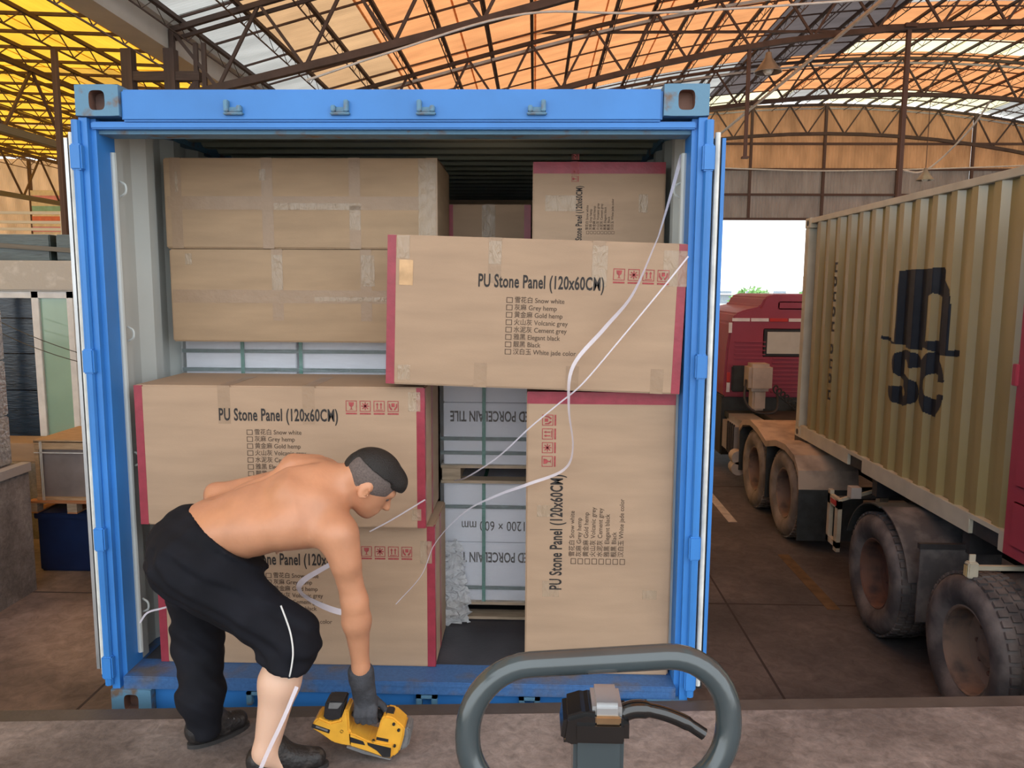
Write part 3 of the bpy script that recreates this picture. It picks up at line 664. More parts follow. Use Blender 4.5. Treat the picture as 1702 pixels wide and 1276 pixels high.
def carton(label, w, d, h, loc, rz=0.0, ry=0.0, red=('l', 'r'), prints=None, tapes=(), htapes=(), cm='cardboard', group='brown cartons in the blue container', clear=()):
    """front face at local y=0, base centre-front at the origin"""
    t = thing('cardboard_carton', label, 'carton', loc, (0, ry, rz), group)
    m = MB().box(-w/2, w/2, 0, d, 0, h); m.build('carton_body', cm, t, bevel=0.006, seg=2)
    e = 0.0008
    for k in red:
        if k in 'lr':
            s = -1 if k == 'l' else 1
            MB().box(min(s*(w/2+e), s*(w/2-.034)), max(s*(w/2+e), s*(w/2-.034)), -e, .03, .002, h-.002).build('edge_tape', 'red_tape', t, bevel=.0005)
            MB().box(min(s*(w/2+e), s*(w/2-.002)), max(s*(w/2+e), s*(w/2-.002)), d*.5-.02, d*.5+.02, .002, h-.002).build('edge_tape', 'red_tape', t)
        if k == 't':
            MB().box(-w/2+.002, w/2-.002, -e, .03, h-.05, h+e).build('edge_tape', 'red_tape', t, bevel=.0005)
        if k == 'b':
            MB().box(-w/2+.002, w/2-.002, -e, .03, -e, .04).build('edge_tape', 'red_tape', t, bevel=.0005)
    for (x, z0, z1) in tapes:     # strips of brown packing tape up the front, over the top edge
        mt = MB().box(x-.026, x+.026, -.0006, 0.002, z0, z1)
        if z1 >= h-.001: mt.box(x-.026, x+.026, 0.0, d*.7, h-.001, h+.0007)
        mt.build('packing_tape', 'tape', t)
    for (x0, x1, z) in htapes: MB().box(x0, x1, -.0007, .002, z-.03, z+.03).build('packing_tape', 'tape', t)
    for (x, z, sx, sz) in clear: MB().box(x-sx/2, x+sx/2, -.0011, .001, z-sz/2, z+sz/2).build('packing_tape', 'tape_clear', t)
    if prints:
        ox, oz, rot, sc = prints
        m = MB(); put(m, TXT['title'], ox, oz, -.0012, rot, sc); m.build('title_print', 'ink', t)
        m = MB()
        for i in range(8):
            if rot == 0: put(m, TXT['row%d' % i], ox+sc*.148, oz-sc*(.058+.0295*i), -.0012, 0, sc); bx_, bz_ = .116, -(.061+.0295*i)
            else: put(m, TXT['row%d' % i], ox+sc*(.052+.0295*i), oz+sc*.148, -.0012, 1, sc); bx_, bz_ = .116, -(.061+.0295*i)
            frame2(m, bx_, bz_, .025, .022, .0026, ox, oz, rot, sc)
        tag(m.build('colour_list_print', 'ink_brown', t), kind='stuff')
        m = MB()
        for k in range(4): icon(m, k, .535+k*.058, .042, ox, oz, rot, sc)
        tag(m.build('handling_mark_print', 'ink_red', t), kind='stuff')
    return t
FZ = 0.174    # cargo stands on the sill / floor
cD = carton('lower left brown carton standing on the container floor behind the bending man', 1.215, .40, .635, (-.460, .135, FZ), prints=(-.245, .455, 0, 1.0), tapes=((-.26, .45, .635), (.14, .45, .635)), clear=((.57, .52, .05, .10), (-.2, .1, .06, .03)))
cC = carton('middle left brown carton with printed front, right above the bending man', 1.215, .46, .60, (-.492, .085, .814), prints=(-.255, .455, 0, 1.0), tapes=((-.23, .44, .60), (.125, .44, .60)), clear=((.565, .54, .05, .08), (.57, .06, .04, .05)))
cH = carton('upright brown carton on end with sideways print, at the right of the opening', .615, .46, 1.225, (.845, .10, FZ), red=('t',), prints=(-.155, .375, 1, 1.0), clear=((-.2, .38, .07, .07), (.22, .36, .06, .04), (-.22, .72, .08, .05)))
cE = carton('slightly tilted brown carton with printed front lying across the middle of the opening', 1.185, .42, .598, (.558, .035, 1.418), ry=math.radians(1.6), prints=(-.23, .405, 0, 1.0), tapes=((-.165, .42, .598), (.245, .43, .598), (-.21, 0, .10), (.16, 0, .10), (.50, 0, .10)), clear=((.55, .50, .10, .14), (-.53, .55, .05, .09), (-.52, .05, .05, .06), (-.165, .54, .05, .09), (.25, .5, .06, .16)))
gy = MB().box(-.545, -.49, -.0014, .001, .40, .50).build('foil_sticker', 'brass_worn', cE)
cB = carton('plain taped brown carton on the white tile stack, under another plain one', 1.24, .50, .425, (-.498, .50, 1.566), red=(), cm='cardboard_b', tapes=((-.12, .1, .425), (.29, .1, .425)), htapes=((-.61, .61, .21),), clear=((-.12, .32, .05, .16), (.3, .33, .06, .14), (.3, .2, .5, .02), (-.53, .38, .03, .05)))
cA = carton('topmost plain taped brown carton at the upper left of the opening', 1.25, .50, .405, (-.503, .50, 1.994), red=(), cm='cardboard_b', tapes=((-.15, 0, .405), (.25, 0, .405), (-.57, 0, .405), (.60, 0, .405)), htapes=((-.61, .61, .205),), clear=((.08, .19, .40, .03), (.25, .14, .05, .11), (.58, .2, .08, .40), (-.17, .33, .03, .05), (-.565, .3, .012, .09)))
cG = carton('dim brown carton with small sideways print at the upper right corner', .595, .48, .80, (.85, .50, 1.582), red=('t',), prints=(-.075, .42, 1, .55), clear=((-.17, .62, .14, .07), (.2, .62, .04, .08)), cm='cardboard')
cF = carton('small brown carton end between two red taped edges, wedged at the centre top', .435, .60, .665, (.325, 1.0, 1.582), red=('l', 'r'), tapes=((.0, .3, .665),), clear=((.0, .58, .07, .16),))
cK = carton('dark brown carton deep inside the container, just under its roof', .95, .6, 2.20, (.30, 1.96, .172), red=(), cm='cardboard_b')

# ------------------------------------------------------------------ pallets of white porcelain tile cartons, film wrapped
def tile_pallet(label, x0, x1, z0, z1, y0=.64, y1=1.22, txt=None, straps=(.5,), hst=()):
    t = thing('tile_pallet', label, 'pallet', ((x0+x1)/2, y0, z0), group='film wrapped tile pallets'); w = x1-x0; D_ = y1-y0
    bh = .09
    for x in (-w/2+.05, 0.0, w/2-.05): MB().box(x-.045, x+.045, .01, D_-.01, .014, bh-.014).build('pallet_block', 'wood_raw', t)
    for i in range(5):
        y = i*(D_-.09)/4; MB().box(-w/2, w/2, y, y+.09, bh-.014, bh).build('deck_board', 'wood_raw', t)
    for i in range(3):
        y = i*(D_-.09)/2; MB().box(-w/2, w/2, y, y+.09, 0, .014).build('base_board', 'wood_raw', t)
    n = 2; hh = (z1-z0-bh)/n
    for i in range(n):
        for j in range(2):
            c = MB().box(-w/2+j*w/2+.012, -w/2+(j+1)*w/2-.003, .02, D_-.01, bh+i*hh+.001, bh+(i+1)*hh-.002).build('tile_carton', 'tile_white', t, bevel=.004)
            if txt and j == 0 and i == txt[1]:
                m = MB(); v, f = TXT['tile']; mx = max(a for a, b in v)
                put(m, TXT['tile'], -w/2+.045+mx, bh+txt[2]+.05, .0165, 2); m.build('tile_print', 'ink', c)
            if txt and j == 0 and i == txt[3]:
                m = MB(); v, f = TXT['mm']; mx = max(a for a, b in v)
                put(m, TXT['mm'], -w/2+.10+mx, bh+txt[4]+.05, .0165, 2); m.build('size_print', 'ink', c)
    for s_ in straps:
        x = -w/2+s_; MB().box(x-.0085, x+.0085, .008, .014, bh, z1-z0+.004).build('strap', 'strap_green', t); MB().box(x-.0085, x+.0085, .008, D_, z1-z0, z1-z0+.004).build('strap', 'strap_green', t)
    for s_ in hst: MB().box(-w/2-.002, w/2+.002, .009, .013, s_-.009, s_+.009).build('strap', 'strap_dark', t)
    # stretch film: gathered, creased sheet around front and sides
    m = MB(); rows = []
    nz = 26; nx = 40
    for k in range(nz+1):
        z = bh-.01+(z1-z0-bh+.014)*k/nz; row = []
        for i in range(nx+1):
            x = -w/2-.004+(w+.008)*i/nx
            row.append((x, .004-.004*math.sin(9*z*8+3*x*5)*random.random()-.003*random.random(), z))
        rows.append(row)
    vs = [p for r in rows for p in r]; m.add(vs, [(k*(nx+1)+i, k*(nx+1)+i+1, (k+1)*(nx+1)+i+1, (k+1)*(nx+1)+i) for k in range(nz) for i in range(nx)])
    o = m.build('stretch_film', 'film', t, smooth=True)
    return t
tile_pallet('lower centre pallet of white porcelain tile cartons with green straps, on the container floor', .115, 1.11, FZ, .866, y1=1.62, txt=(0, 0, .20, 1, .36), straps=(.21, .72), hst=(.16, .575))
tile_pallet('upper centre pallet of white porcelain tile cartons, stacked on another pallet behind the strap', .115, 1.11, .870, 1.576, y1=1.62, txt=(0, 0, .215, 9, 0), straps=(.21, .72), hst=(.15, .22))
tile_pallet('lower left pallet of white tile cartons, behind the printed cartons', -1.145, -.03, FZ, .866, straps=(.30, .80), hst=(.16,))
tile_pallet('upper left pallet of white tile cartons showing as a strip under the plain cartons', -1.145, -.03, .870, 1.560, straps=(.295, .58), hst=(.55, .64))
# crumpled film hanging by the lower pallet
m = MB(); n1, n2 = 14, 22
for k in range(n2+1):
    z = .60-.50*k/n2*0.84; wd = .045+.05*math.sin(min(1, k/n2*1.15)*math.pi*.5)
    for i in range(n1+1):
        a = math.pi*(i/n1); m.v.append((.155+wd*math.cos(a)*1.0+.014*RNG.normal(), .612-.028*math.sin(a)-.015*k/n2+.007*RNG.normal(), z+.008*RNG.normal()))
m.f += [(k*(n1+1)+i, k*(n1+1)+i+1, (k+1)*(n1+1)+i+1, (k+1)*(n1+1)+i) for k in range(n2) for i in range(n1)]
o = m.build('film_tatter', 'film_crumple', smooth=False); tag(o, 'crumpled clear stretch film hanging at the left of the lower centre tile pallet', 'plastic film')

# ------------------------------------------------------------------ loose plastic straps
def ribbon(name, pts, w, label, nrm=(0, -1, 0), twist=0.0, taper=None):
    P = curve_pts(pts, 8); m = MB(); A = []; B = []
    for i, p in enumerate(P):
        t = (P[min(i+1, len(P)-1)]-P[max(i-1, 0)]).normalized(); n = Vector(nrm); s = t.cross(n).normalized()
        a = twist*math.sin(i/len(P)*9.0); s = (s*math.cos(a) + n*math.sin(a)).normalized()
        ww = w*(1-0.75*(i/len(P))**3) if taper else w
        A.append(p+s*ww/2); B.append(p-s*ww/2)
    th = Vector(nrm)*0.0008
    m.strip(A, B); m.strip([p+th for p in B], [p+th for p in A]); m.strip(A, [p+th for p in A]); m.strip(B, [p+th for p in B])
    o = m.build(name, 'strap_clear', smooth=True); tag(o, label, 'strap', 'loose clear plastic straps'); return o
ribbon('plastic_strap', [(1.155, .17, 2.36), (1.11, .10, 2.22), (1.06, .045, 2.06), (1.03, .0, 1.99), (.945, -.03, 1.80), (.84, -.035, 1.67), (.72, -.03, 1.52), (.705, -.03, 1.36), (.725, -.01, 1.19), (.69, .02, 1.09), (.55, .06, 1.02), (.42, .10, .96), (.28, .10, .885), (.16, .07, .76), (.10, .06, .62), (-.01, .06, .49)], .016, 'long loose clear strap snaking from the upper right corner down past the tile pallets', twist=1.1, taper=True)
ribbon('plastic_strap', [(1.165, .015, 1.95), (1.06, -.01, 1.82), (.90, -.015, 1.62), (.76, -.015, 1.45), (.66, .0, 1.36), (.55, .03, 1.26), (.42, .12, 1.12), (.28, .25, 1.0), (.2, .45, .93)], .006, 'thin taut clear strap running diagonally across the tilted carton')
ribbon('plastic_strap', [(.12, .05, .95), (-.02, .06, .86), (-.12, .08, .80)], .006, 'short clear strap end across the seam beside the bending man')
ribbon('plastic_strap', [(-.16, -.04, .765), (-.25, -.07, .71), (-.35, -.11, .655), (-.365, -.11, .61), (-.31, -.08, .55), (-.22, -.04, .495), (-.14, .01, .475)], .024, 'bent clear strap loop between the man and the lower carton', twist=.5)
ribbon('plastic_strap', [(-.215, -.655, .50), (-.255, -.68, .40), (-.31, -.70, .28), (-.37, -.72, .135)], .013, 'clear strap hanging across the bare shin to the dock floor', taper=False)
ribbon('plastic_strap', [(-1.10, .03, .40), (-1.06, .02, .45), (-1.0, .02, .47), (-.95, .05, .475)], .008, 'wisp of clear strap at the left post behind the man')

# ------------------------------------------------------------------ implicit bodies -> one continuous surface
def surface_nets(F, org, h):
    s = F < 0
    nx, ny, nz = F.shape
    C = np.zeros((nx-1, ny-1, nz-1), np.int8)
    for i in (0, 1):
        for j in (0, 1):
            for k in (0, 1): C += s[i:nx-1+i, j:ny-1+j, k:nz-1+k]
    act = (C > 0) & (C < 8); idx = -np.ones(C.shape, np.int64); cells = np.argwhere(act); idx[act] = np.arange(len(cells))
    acc = np.zeros((len(cells), 3)); cnt = np.zeros(len(cells))
    corners = [(i, j, k) for i in (0, 1) for j in (0, 1) for k in (0, 1)]
    for a in corners:
        for ax in range(3):
            if a[ax]: continue
            b = list(a); b[ax] = 1
            fa = F[cells[:, 0]+a[0], cells[:, 1]+a[1], cells[:, 2]+a[2]]; fb = F[cells[:, 0]+b[0], cells[:, 1]+b[1], cells[:, 2]+b[2]]
            mk = (fa < 0) != (fb < 0); t = np.where(mk, fa/np.where(mk, fa-fb, 1), 0)
            p = np.array(a, float)[None, :].repeat(len(cells), 0); p[:, ax] += t
            acc[mk] += p[mk]; cnt[mk] += 1
    V = (cells+acc/cnt[:, None])*h+np.array(org)
    Q = []
    for ax in range(3):
        u, v = [(1, 2), (2, 0), (0, 1)][ax]
        sl0 = [slice(None)]*3; sl1 = [slice(None)]*3; sl0[ax] = slice(0, -1); sl1[ax] = slice(1, None)
        d = s[tuple(sl0)] != s[tuple(sl1)]
        e = np.argwhere(d)
        lim = np.array(C.shape); ok = (e[:, u] > 0) & (e[:, v] > 0) & (e[:, u] < lim[u]) & (e[:, v] < lim[v]) & (e[:, ax] < lim[ax]); e = e[ok]
        inside = s[e[:, 0], e[:, 1], e[:, 2]]
        def cell(du, dv):
            c = e.copy(); c[:, u] -= du; c[:, v] -= dv; return idx[c[:, 0], c[:, 1], c[:, 2]]
        q = np.stack([cell(1, 1), cell(0, 1), cell(0, 0), cell(1, 0)], 1); q[~inside] = q[~inside][:, ::-1]
        Q.append(q)
    return V, np.concatenate(Q)
def smin(a, b, k): 
    h = np.clip(.5+.5*(b-a)/k, 0, 1); return b*(1-h)+a*h-k*h*(1-h)
def rc(P, a, b, ra, rb, lat=None, s=1.0):
    a, b = np.array(a, float), np.array(b, float); d = b-a; q = P-a
    if lat is not None:
        l = np.array(lat, float); l = l/np.linalg.norm(l); l = l-d*(l@d)/(d@d); l /= np.linalg.norm(l)
        q = q-(q@l)[..., None]*l*(1-1/s)
    t = np.clip((q@d)/(d@d), 0, 1); return np.linalg.norm(q-t[..., None]*d, axis=-1)-(ra+(rb-ra)*t)
def ell(P, c, ax, r):
    q = P-np.array(c, float); u = np.stack([q@np.array(x)/rr for x, rr in zip(ax, r)], -1)
    n = np.linalg.norm(u, axis=-1); return (n-1)*min(r)
def sdf_mesh(name, fn, lo, hi, h, m, parent, sm=True):
    g = [np.arange(l, u+h, h) for l, u in zip(lo, hi)]
    P = np.stack(np.meshgrid(*g, indexing='ij'), -1).astype(np.float32)
    V, Q = surface_nets(fn(P), lo, h)
    me = bpy.data.meshes.new(name); me.from_pydata(V.tolist(), [], Q.tolist()); me.materials.append(MATS[m])
    bm = bmesh.new(); bm.from_mesh(me); bmesh.ops.smooth_vert(bm, verts=bm.verts, factor=.5, use_axis_x=True, use_axis_y=True, use_axis_z=True); bmesh.ops.recalc_face_normals(bm, faces=bm.faces); bm.to_mesh(me); bm.free()
    if sm: me.polygons.foreach_set('use_smooth', [True]*len(me.polygons))
    return link(name, me, parent)
def nv(v): v = np.array(v, float); return v/np.linalg.norm(v)

# ------------------------------------------------------------------ the man
mn = thing('person', 'shirtless man in black trousers bending over to put a yellow tool on the dock', 'person')
J = dict(hipR=(-.555, -.52, .885), hipL=(-.655, -.36, .88), kneeR=(-.255, -.55, .62), ankR=(-.350, -.595, .225), kneeL=(-.685, -.335, .50), ankL=(-.655, -.40, .215),
         pel=(-.575, -.44, .960), spi=(-.40, -.45, 1.02), che=(-.235, -.44, 1.075), nek=(-.105, -.42, 1.125), shR=(-.085, -.575, 1.005), elR=(-.040, -.55, .755), wrR=(-.036, -.495, .495),
         shL=(-.215, -.27, 1.125), elL=(-.612, -.30, 1.062), wrL=(-.50, -.235, .93))
HC = np.array((-.002, -.425, 1.150)); HU = nv((.66, .03, .75)); HF = np.array((.72, .22, -.66)); HF = nv(HF-HU*(HF@HU)); HS = np.cross(HF, HU); HS = HS if HS[1] < 0 else -HS
HAX = (HF, HS, HU)
LAT = nv(np.array(J['shR'])-np.array(J['shL'])); LATP = (.35, -.94, 0.0)
def head_sdf(P):
    d = ell(P, HC+.014*HU-.010*HF, HAX, (.098, .077, .088))
    d = smin(d, ell(P, HC+.028*HF-.058*HU, HAX, (.062, .056, .062)), .04)
    d = smin(d, ell(P, HC+.060*HF-.100*HU, HAX, (.026, .028, .022)), .03)
    d = smin(d, rc(P, HC+.086*HF-.012*HU, HC+.108*HF-.045*HU, .010, .014), .015)
    d = smin(d, rc(P, HC+.083*HF+.012*HU-.03*HS, HC+.083*HF+.012*HU+.03*HS, .012, .012), .02)
    d = smin(d, rc(P, HC+.082*HF-.072*HU-.02*HS, HC+.082*HF-.072*HU+.02*HS, .010, .010), .014)
    for s in (-1, 1):
        d = np.maximum(d, -ell(P, HC+.097*HF-.010*HU+s*.03*HS, HAX, (.014, .016, .010)))
        e = ell(P, HC+s*.079*HS-.012*HF-.022*HU, (nv(HF+.4*HS*s), nv(HS*s-.4*HF), HU), (.021, .010, .033))
        e = np.maximum(e, -ell(P, HC+s*.090*HS-.006*HF-.020*HU, HAX, (.009, .010, .018)))
        d = smin(d, e, .008)
    d = np.maximum(d, -rc(P, HC+.095*HF-.077*HU-.018*HS, HC+.095*HF-.077*HU+.018*HS, .003, .003))
    return d
def body_sdf(P):
    j = {k: np.array(v) for k, v in J.items()}
    d = rc(P, j['pel'], j['spi'], .114, .105, LATP, 1.30)
    d = smin(d, rc(P, j['spi'], j['che'], .108, .128, LAT, 1.32), .06)
    up = j['che']+.35*(j['nek']-j['che'])
    d = smin(d, rc(P, j['che'], up, .128, .095, LAT, 1.42), .05)
    # shoulder girdle, shoulder blades, spine furrow
    d = smin(d, rc(P, up+np.array((-.01, 0, .03)), j['shR']+np.array((-.02, .02, .0)), .075, .064), .05)
    d = smin(d, rc(P, up+np.array((-.01, 0, .03)), j['shL']+np.array((.0, 0, -.01)), .075, .060), .05)
    d = smin(d, rc(P, np.array((-.27, -.53, 1.135)), np.array((-.17, -.535, 1.105)), .036, .030), .04)
    d = smin(d, rc(P, np.array((-.30, -.36, 1.19)), np.array((-.22, -.34, 1.185)), .034, .028), .04)
    d = smin(d, rc(P, np.array((-.50, -.53, .98)), np.array((-.28, -.575, 1.02)), .055, .06), .06)
    fur = rc(P, np.array((-.56, -.43, 1.088)), np.array((-.20, -.435, 1.232)), .010, .012)
    d = -smin(-d, fur, .035)
    d = smin(d, rc(P, j['nek']+np.array((-.03, 0, .0)), HC-.050*HF-.02*HU, .066, .056), .05)
    d = smin(d, head_sdf(P), .018)
    # right arm, hanging to the tool
    d = smin(d, rc(P, j['shR'], j['elR'], .054, .042), .05)
    d = smin(d, rc(P, j['shR']+np.array((.012, -.005, -.01)), j['shR']+np.array((.028, -.01, -.10)), .046, .04), .04)
    fo = j['elR']+.28*(j['wrR']-j['elR'])
    d = smin(d, rc(P, j['elR'], fo, .041, .046), .03); d = smin(d, rc(P, fo, j['wrR'], .046, .029), .03)
    d = smin(d, rc(P, j['wrR'], j['wrR']+np.array((-.004, .01, -.05)), .029, .032), .02)
    # left arm, elbow drawn back, hand on the far hip
    d = smin(d, rc(P, j['shL'], j['elL'], .055, .034), .06)
    d = smin(d, rc(P, j['elL'], j['wrL'], .035, .028), .025)
    h0 = j['wrL']; hd = nv((.7, .25, -.6)); d = smin(d, rc(P, h0, h0+.07*hd, .030, .034, (0, 1, 0), .7), .02)
    for q, (o, L) in enumerate(((-.030, .075), (-.010, .085), (.011, .080), (.031, .062))):
        a = h0+.075*hd+np.array((.6, 0, .7))*o; b = a+np.array((.75, .05, -.62))*L*.5; c = b+np.array((.55, -.25, -.8))*L*.5
        d = smin(d, rc(P, a, b, .010, .009), .006); d = smin(d, rc(P, b, c, .009, .008), .006)
    a = h0+.03*hd+np.array((.02, 0, .025)); d = smin(d, rc(P, a, a+np.array((.055, .0, .012)), .012, .010), .01)
    # legs (bare shin on the near side)
    d = smin(d, rc(P, j['hipR'], j['kneeR'], .085, .062), .04); d = smin(d, rc(P, j['hipL'], j['kneeL'], .085, .055), .04)
    cf = j['kneeR']+.38*(j['ankR']-j['kneeR'])+np.array((-.012, 0, 0))
    d = smin(d, rc(P, j['kneeR'], cf, .060, .064), .03); d = smin(d, rc(P, cf, j['ankR'], .066, .041), .04)
    d = smin(d, rc(P, j['ankR'], j['ankR']+np.array((.05, .02, -.05)), .040, .034), .03)
    d = smin(d, rc(P, j['kneeL'], j['ankL'], .050, .036), .03); d = smin(d, rc(P, j['ankL'], j['ankL']+np.array((.02, .025, -.05)), .034, .026), .03)
    return d
sdf_mesh('body', body_sdf, (-.86, -.72, .15), (.18, -.10, 1.32), .0075, 'skin', mn)
# short hair: shaved sides, thick black top
def stub(P):
    u = (P-HC)@HU; f = (P-HC)@HF
    return np.maximum(ell(P, HC+.014*HU-.010*HF, HAX, (.1005, .0795, .0905)), -(u+.042-.55*np.clip(f+.0, 0, .1)+.0*f))
def hair(P):
    q = P-HC; u = q@HU; f = q@HF; s = np.abs(q@HS)
    d = ell(P, HC+.018*HU-.006*HF, HAX, (.108, .083, .098))
    d = np.maximum(d, -(u-.052-.0*f)); d = smin(d, np.maximum(ell(P, HC+.045*HU+.055*HF, HAX, (.060, .058, .052)), -(u-.035)), .01)
    b = np.maximum(ell(P, HC+.012*HU-.016*HF, HAX, (.101, .060, .092)), np.maximum(f+.02, -(u+.01)))
    return np.minimum(d, b)
sdf_mesh('stubble', stub, HC-.13, HC+.13, .004, 'stubble', mn); sdf_mesh('hair', hair, HC-.15, HC+.16, .004, 'hair', mn)
for s in (-1, 1): MB().sphere(tuple(HC+.0765*HF-.010*HU+s*.03*HS), .011, 12, 8).build('eye', 'eye', mn, smooth=True)
def wr(P, k, a): return a*(np.sin(P[..., 0]*k+P[..., 2]*k*.6)*np.sin(P[..., 1]*k*.8+P[..., 2]*k*1.3))
def trous(P):
    j = {k: np.array(v) for k, v in J.items()}
    d = rc(P, np.array((-.632, -.44, .895)), j['pel']+np.array((.09, 0, -.015)), .160, .146, LATP, 1.24)
    wn = nv((.60, .21, .75)); d = np.maximum(d, (P-np.array((-.655, -.44, 1.065)))@wn)          # waistband
    d = smin(d, rc(P, j['hipR']+np.array((-.03, -.01, -.03)), j['kneeR']+np.array((-.012, 0, .0)), .128, .084), .07)
    d = smin(d, rc(P, j['kneeR'], j['kneeR']+np.array((-.035, -.01, -.095)), .094, .090), .04)
    d = smin(d, rc(P, j['hipL']+np.array((-.03, 0, -.02)), j['kneeL'], .118, .084), .07)
    d = smin(d, rc(P, j['kneeL'], j['ankL']+np.array((.0, 0, .10)), .084, .078), .05)
    d = smin(d, rc(P, j['ankL']+np.array((0, 0, .10)), j['ankL']+np.array((.01, 0, -.03)), .078, .058), .04)
    d = d+wr(P, 27, .0055)+wr(P, 58, .0028)+.0035*np.sin(P[..., 0]*55+P[..., 2]*75+6*np.sin(P[..., 1]*14))*np.clip((P[..., 2]-.15)*3, 0, 1)*(P[..., 2] < .95)
    d = np.where(P[..., 2] > .83, np.maximum(d, (P-np.array((-.655, -.44, 1.065)))@wn), d)
    hn = nv((-.30, -.05, -.95)); hem = (P-np.array((-.290, -.55, .530)))@hn
    d = np.where((P[..., 0] > -.52) & (P[..., 2] < .62), np.maximum(d, hem), d)
    return np.maximum(d, .165-P[..., 2])
to = sdf_mesh('trousers', trous, (-.86, -.75, .14), (-.10, -.14, 1.12), .0075, 'trousers', mn)
# white piping down the near trouser leg
pp = curve_pts([(-.268, -.632, .772), (-.250, -.640, .73), (-.236, -.645, .69), (-.228, -.649, .65), (-.226, -.652, .61), (-.234, -.650, .56), (-.246, -.640, .520)], 6)
MB().tube([p+Vector((0, 0, 0)) for p in pp], .003, 6).build('piping', 'white_paint', mn, smooth=True)
# shoes
def shoe(P, a, dr, L):
    a = np.array(a); dr = nv(dr); z0 = DK+.012
    t = a+dr*L
    d = rc(P, a+np.array((0, 0, .030)), t+np.array((0, 0, .018)), .044, .036, np.cross(dr, (0, 0, 1)), 1.05)
    d = smin(d, rc(P, a+np.array((0, 0, .05)), a+dr*.05+np.array((0, 0, .085)), .044, .040), .03)
    d = smin(d, rc(P, a+dr*.05+np.array((0, 0, .07)), t-dr*.06+np.array((0, 0, .025)), .040, .034), .03)
    return np.maximum(d, z0-P[..., 2])
for (a, dr, L) in (((-.372, -.585, DK+.02), (.95, .30, 0), .185), ((-.668, -.405, DK+.02), (.70, .70, 0), .15)):
    a_ = np.array(a); lo = a_+np.array((-.08, -.10, -.03)); hi = a_+np.array((.27, .18, .15))
    so = sdf_mesh('shoe', lambda P: shoe(P, a, dr, L), lo, hi, .005, 'shoe', mn)
    dv = Vector(dr).normalized(); sv = Vector((-dv.y, dv.x, 0)); m = MB(); av = Vector(a)
    out = []
    for k in range(24):
        t = 2*math.pi*k/24; c, s = math.cos(t), math.sin(t); out.append((av.x+dv.x*(L/2+c*(L/2+.045))+sv.x*s*.046, av.y+dv.y*(L/2+c*(L/2+.045))+sv.y*s*.046))
    m.prism(out, 'z', DK, DK+.016); m.build('sole', 'sole', so)
    for k in range(4):
        c = av+dv*(.055+.022*k)+Vector((0, 0, .088-.011*k)); MB().tube([c-sv*.034-Vector((0, 0, .012)), c+Vector((0, 0, .006)), c+sv*.034-Vector((0, 0, .012))], .0035, 6).build('lace', 'tool_grey', so)
# ------------------------------------------------------------------ yellow strapping tool, lying on the dock, held by its grip
tl = thing('strapping_tool', 'yellow and black battery strapping tool held in the gloved hand on the dock', 'power tool', (-.041, -.45, .257))
def px(pts): return [((x-604)/493.0, (1200-y)/470.0) for x, y in pts]
def zp(pts): return px([(500+x/7.09, 1100+y/7.09) for x, y in pts])
m = MB().prism(zp([(200, 575), (262, 605), (350, 640), (485, 605), (545, 455), (585, 480), (595, 740), (640, 775), (640, 930), (520, 925), (380, 890), (240, 790), (120, 720), (130, 650)]), 'y', -.045, .045); m.build('rear_housing', 'tool_yellow', tl, bevel=.006)
MB().prism(zp([(290, 400), (340, 385), (540, 385), (520, 470), (490, 600), (350, 632), (262, 600)]), 'y', -.038, .038).build('battery', 'tool_black', tl, bevel=.005)
MB().prism(zp([(345, 395), (510, 395), (450, 470), (330, 470)]), 'y', -.0395, -.036).build('battery_plate', 'tool_grey', tl, bevel=.001)
MB().prism(zp([(590, 755), (640, 760), (830, 850), (1010, 875), (1150, 880), (1130, 1065), (1010, 1050), (800, 980), (600, 920)]), 'y', -.05, .05).build('base_housing', 'tool_yellow', tl, bevel=.005)
MB().prism(zp([(990, 585), (1040, 540), (1145, 560), (1290, 690), (1275, 810), (1215, 1000), (1130, 1070), (1020, 1000), (900, 880), (975, 650)]), 'y', -.042, .042).build('head_housing', 'tool_yellow', tl, bevel=.006)
MB().prism(zp([(600, 560), (700, 540), (880, 545), (1000, 580), (985, 640), (870, 610), (600, 625)]), 'y', -.018, .018).build('grip', 'tool_black', tl, bevel=.005)
MB().prism(zp([(645, 690), (760, 660), (960, 640), (960, 690), (780, 695), (650, 722)]), 'y', -.012, .012).build('lever', 'tool_black', tl, bevel=.003)
MB().prism(zp([(610, 800), (770, 850), (795, 900), (610, 865)]), 'y', -.0525, -.049).build('vent_panel', 'tool_black', tl, bevel=.001)
MB().prism(zp([(820, 865), (1120, 930), (1110, 1045), (1010, 1040), (940, 965), (830, 900)]), 'y', -.0525, -.049).build('vent_panel', 'tool_black', tl, bevel=.001)
MB().prism(zp([(935, 808), (1085, 835), (1080, 868), (930, 842)]), 'y', -.0445, -.041).build('badge', 'tool_black', tl)
MB().prism(zp([(130, 650), (355, 725), (340, 770), (120, 700)]), 'y', -.0475, -.044).build('foot_pad', 'tool_black', tl, bevel=.001)
MB().prism(zp([(180, 672), (330, 722), (322, 745), (175, 690)]), 'y', -.049, -.046).build('display', 'tool_grey', tl)
MB().prism(zp([(1290, 690), (1350, 690), (1360, 800), (1330, 930), (1215, 1000), (1275, 810)]), 'y', -.04, .04).build('feed_wheel_cover', 'tool_grey', tl, bevel=.006)
MB().prism(zp([(1030, 560), (1050, 525), (1130, 535), (1140, 580)]), 'y', -.02, .02).build('button', 'tool_black', tl, bevel=.003)
for x, y in ((1155, 635), (1215, 710), (1160, 910), (895, 850), (500, 740)):
    a, b = zp([(x, y)])[0]; MB().lathe([(.0055, -.003), (.0055, .002), (.0002, .003)], 10, 'y', (a, -.045 if y < 860 or x > 1100 else -.051, b)).build('screw', 'tool_black', tl)
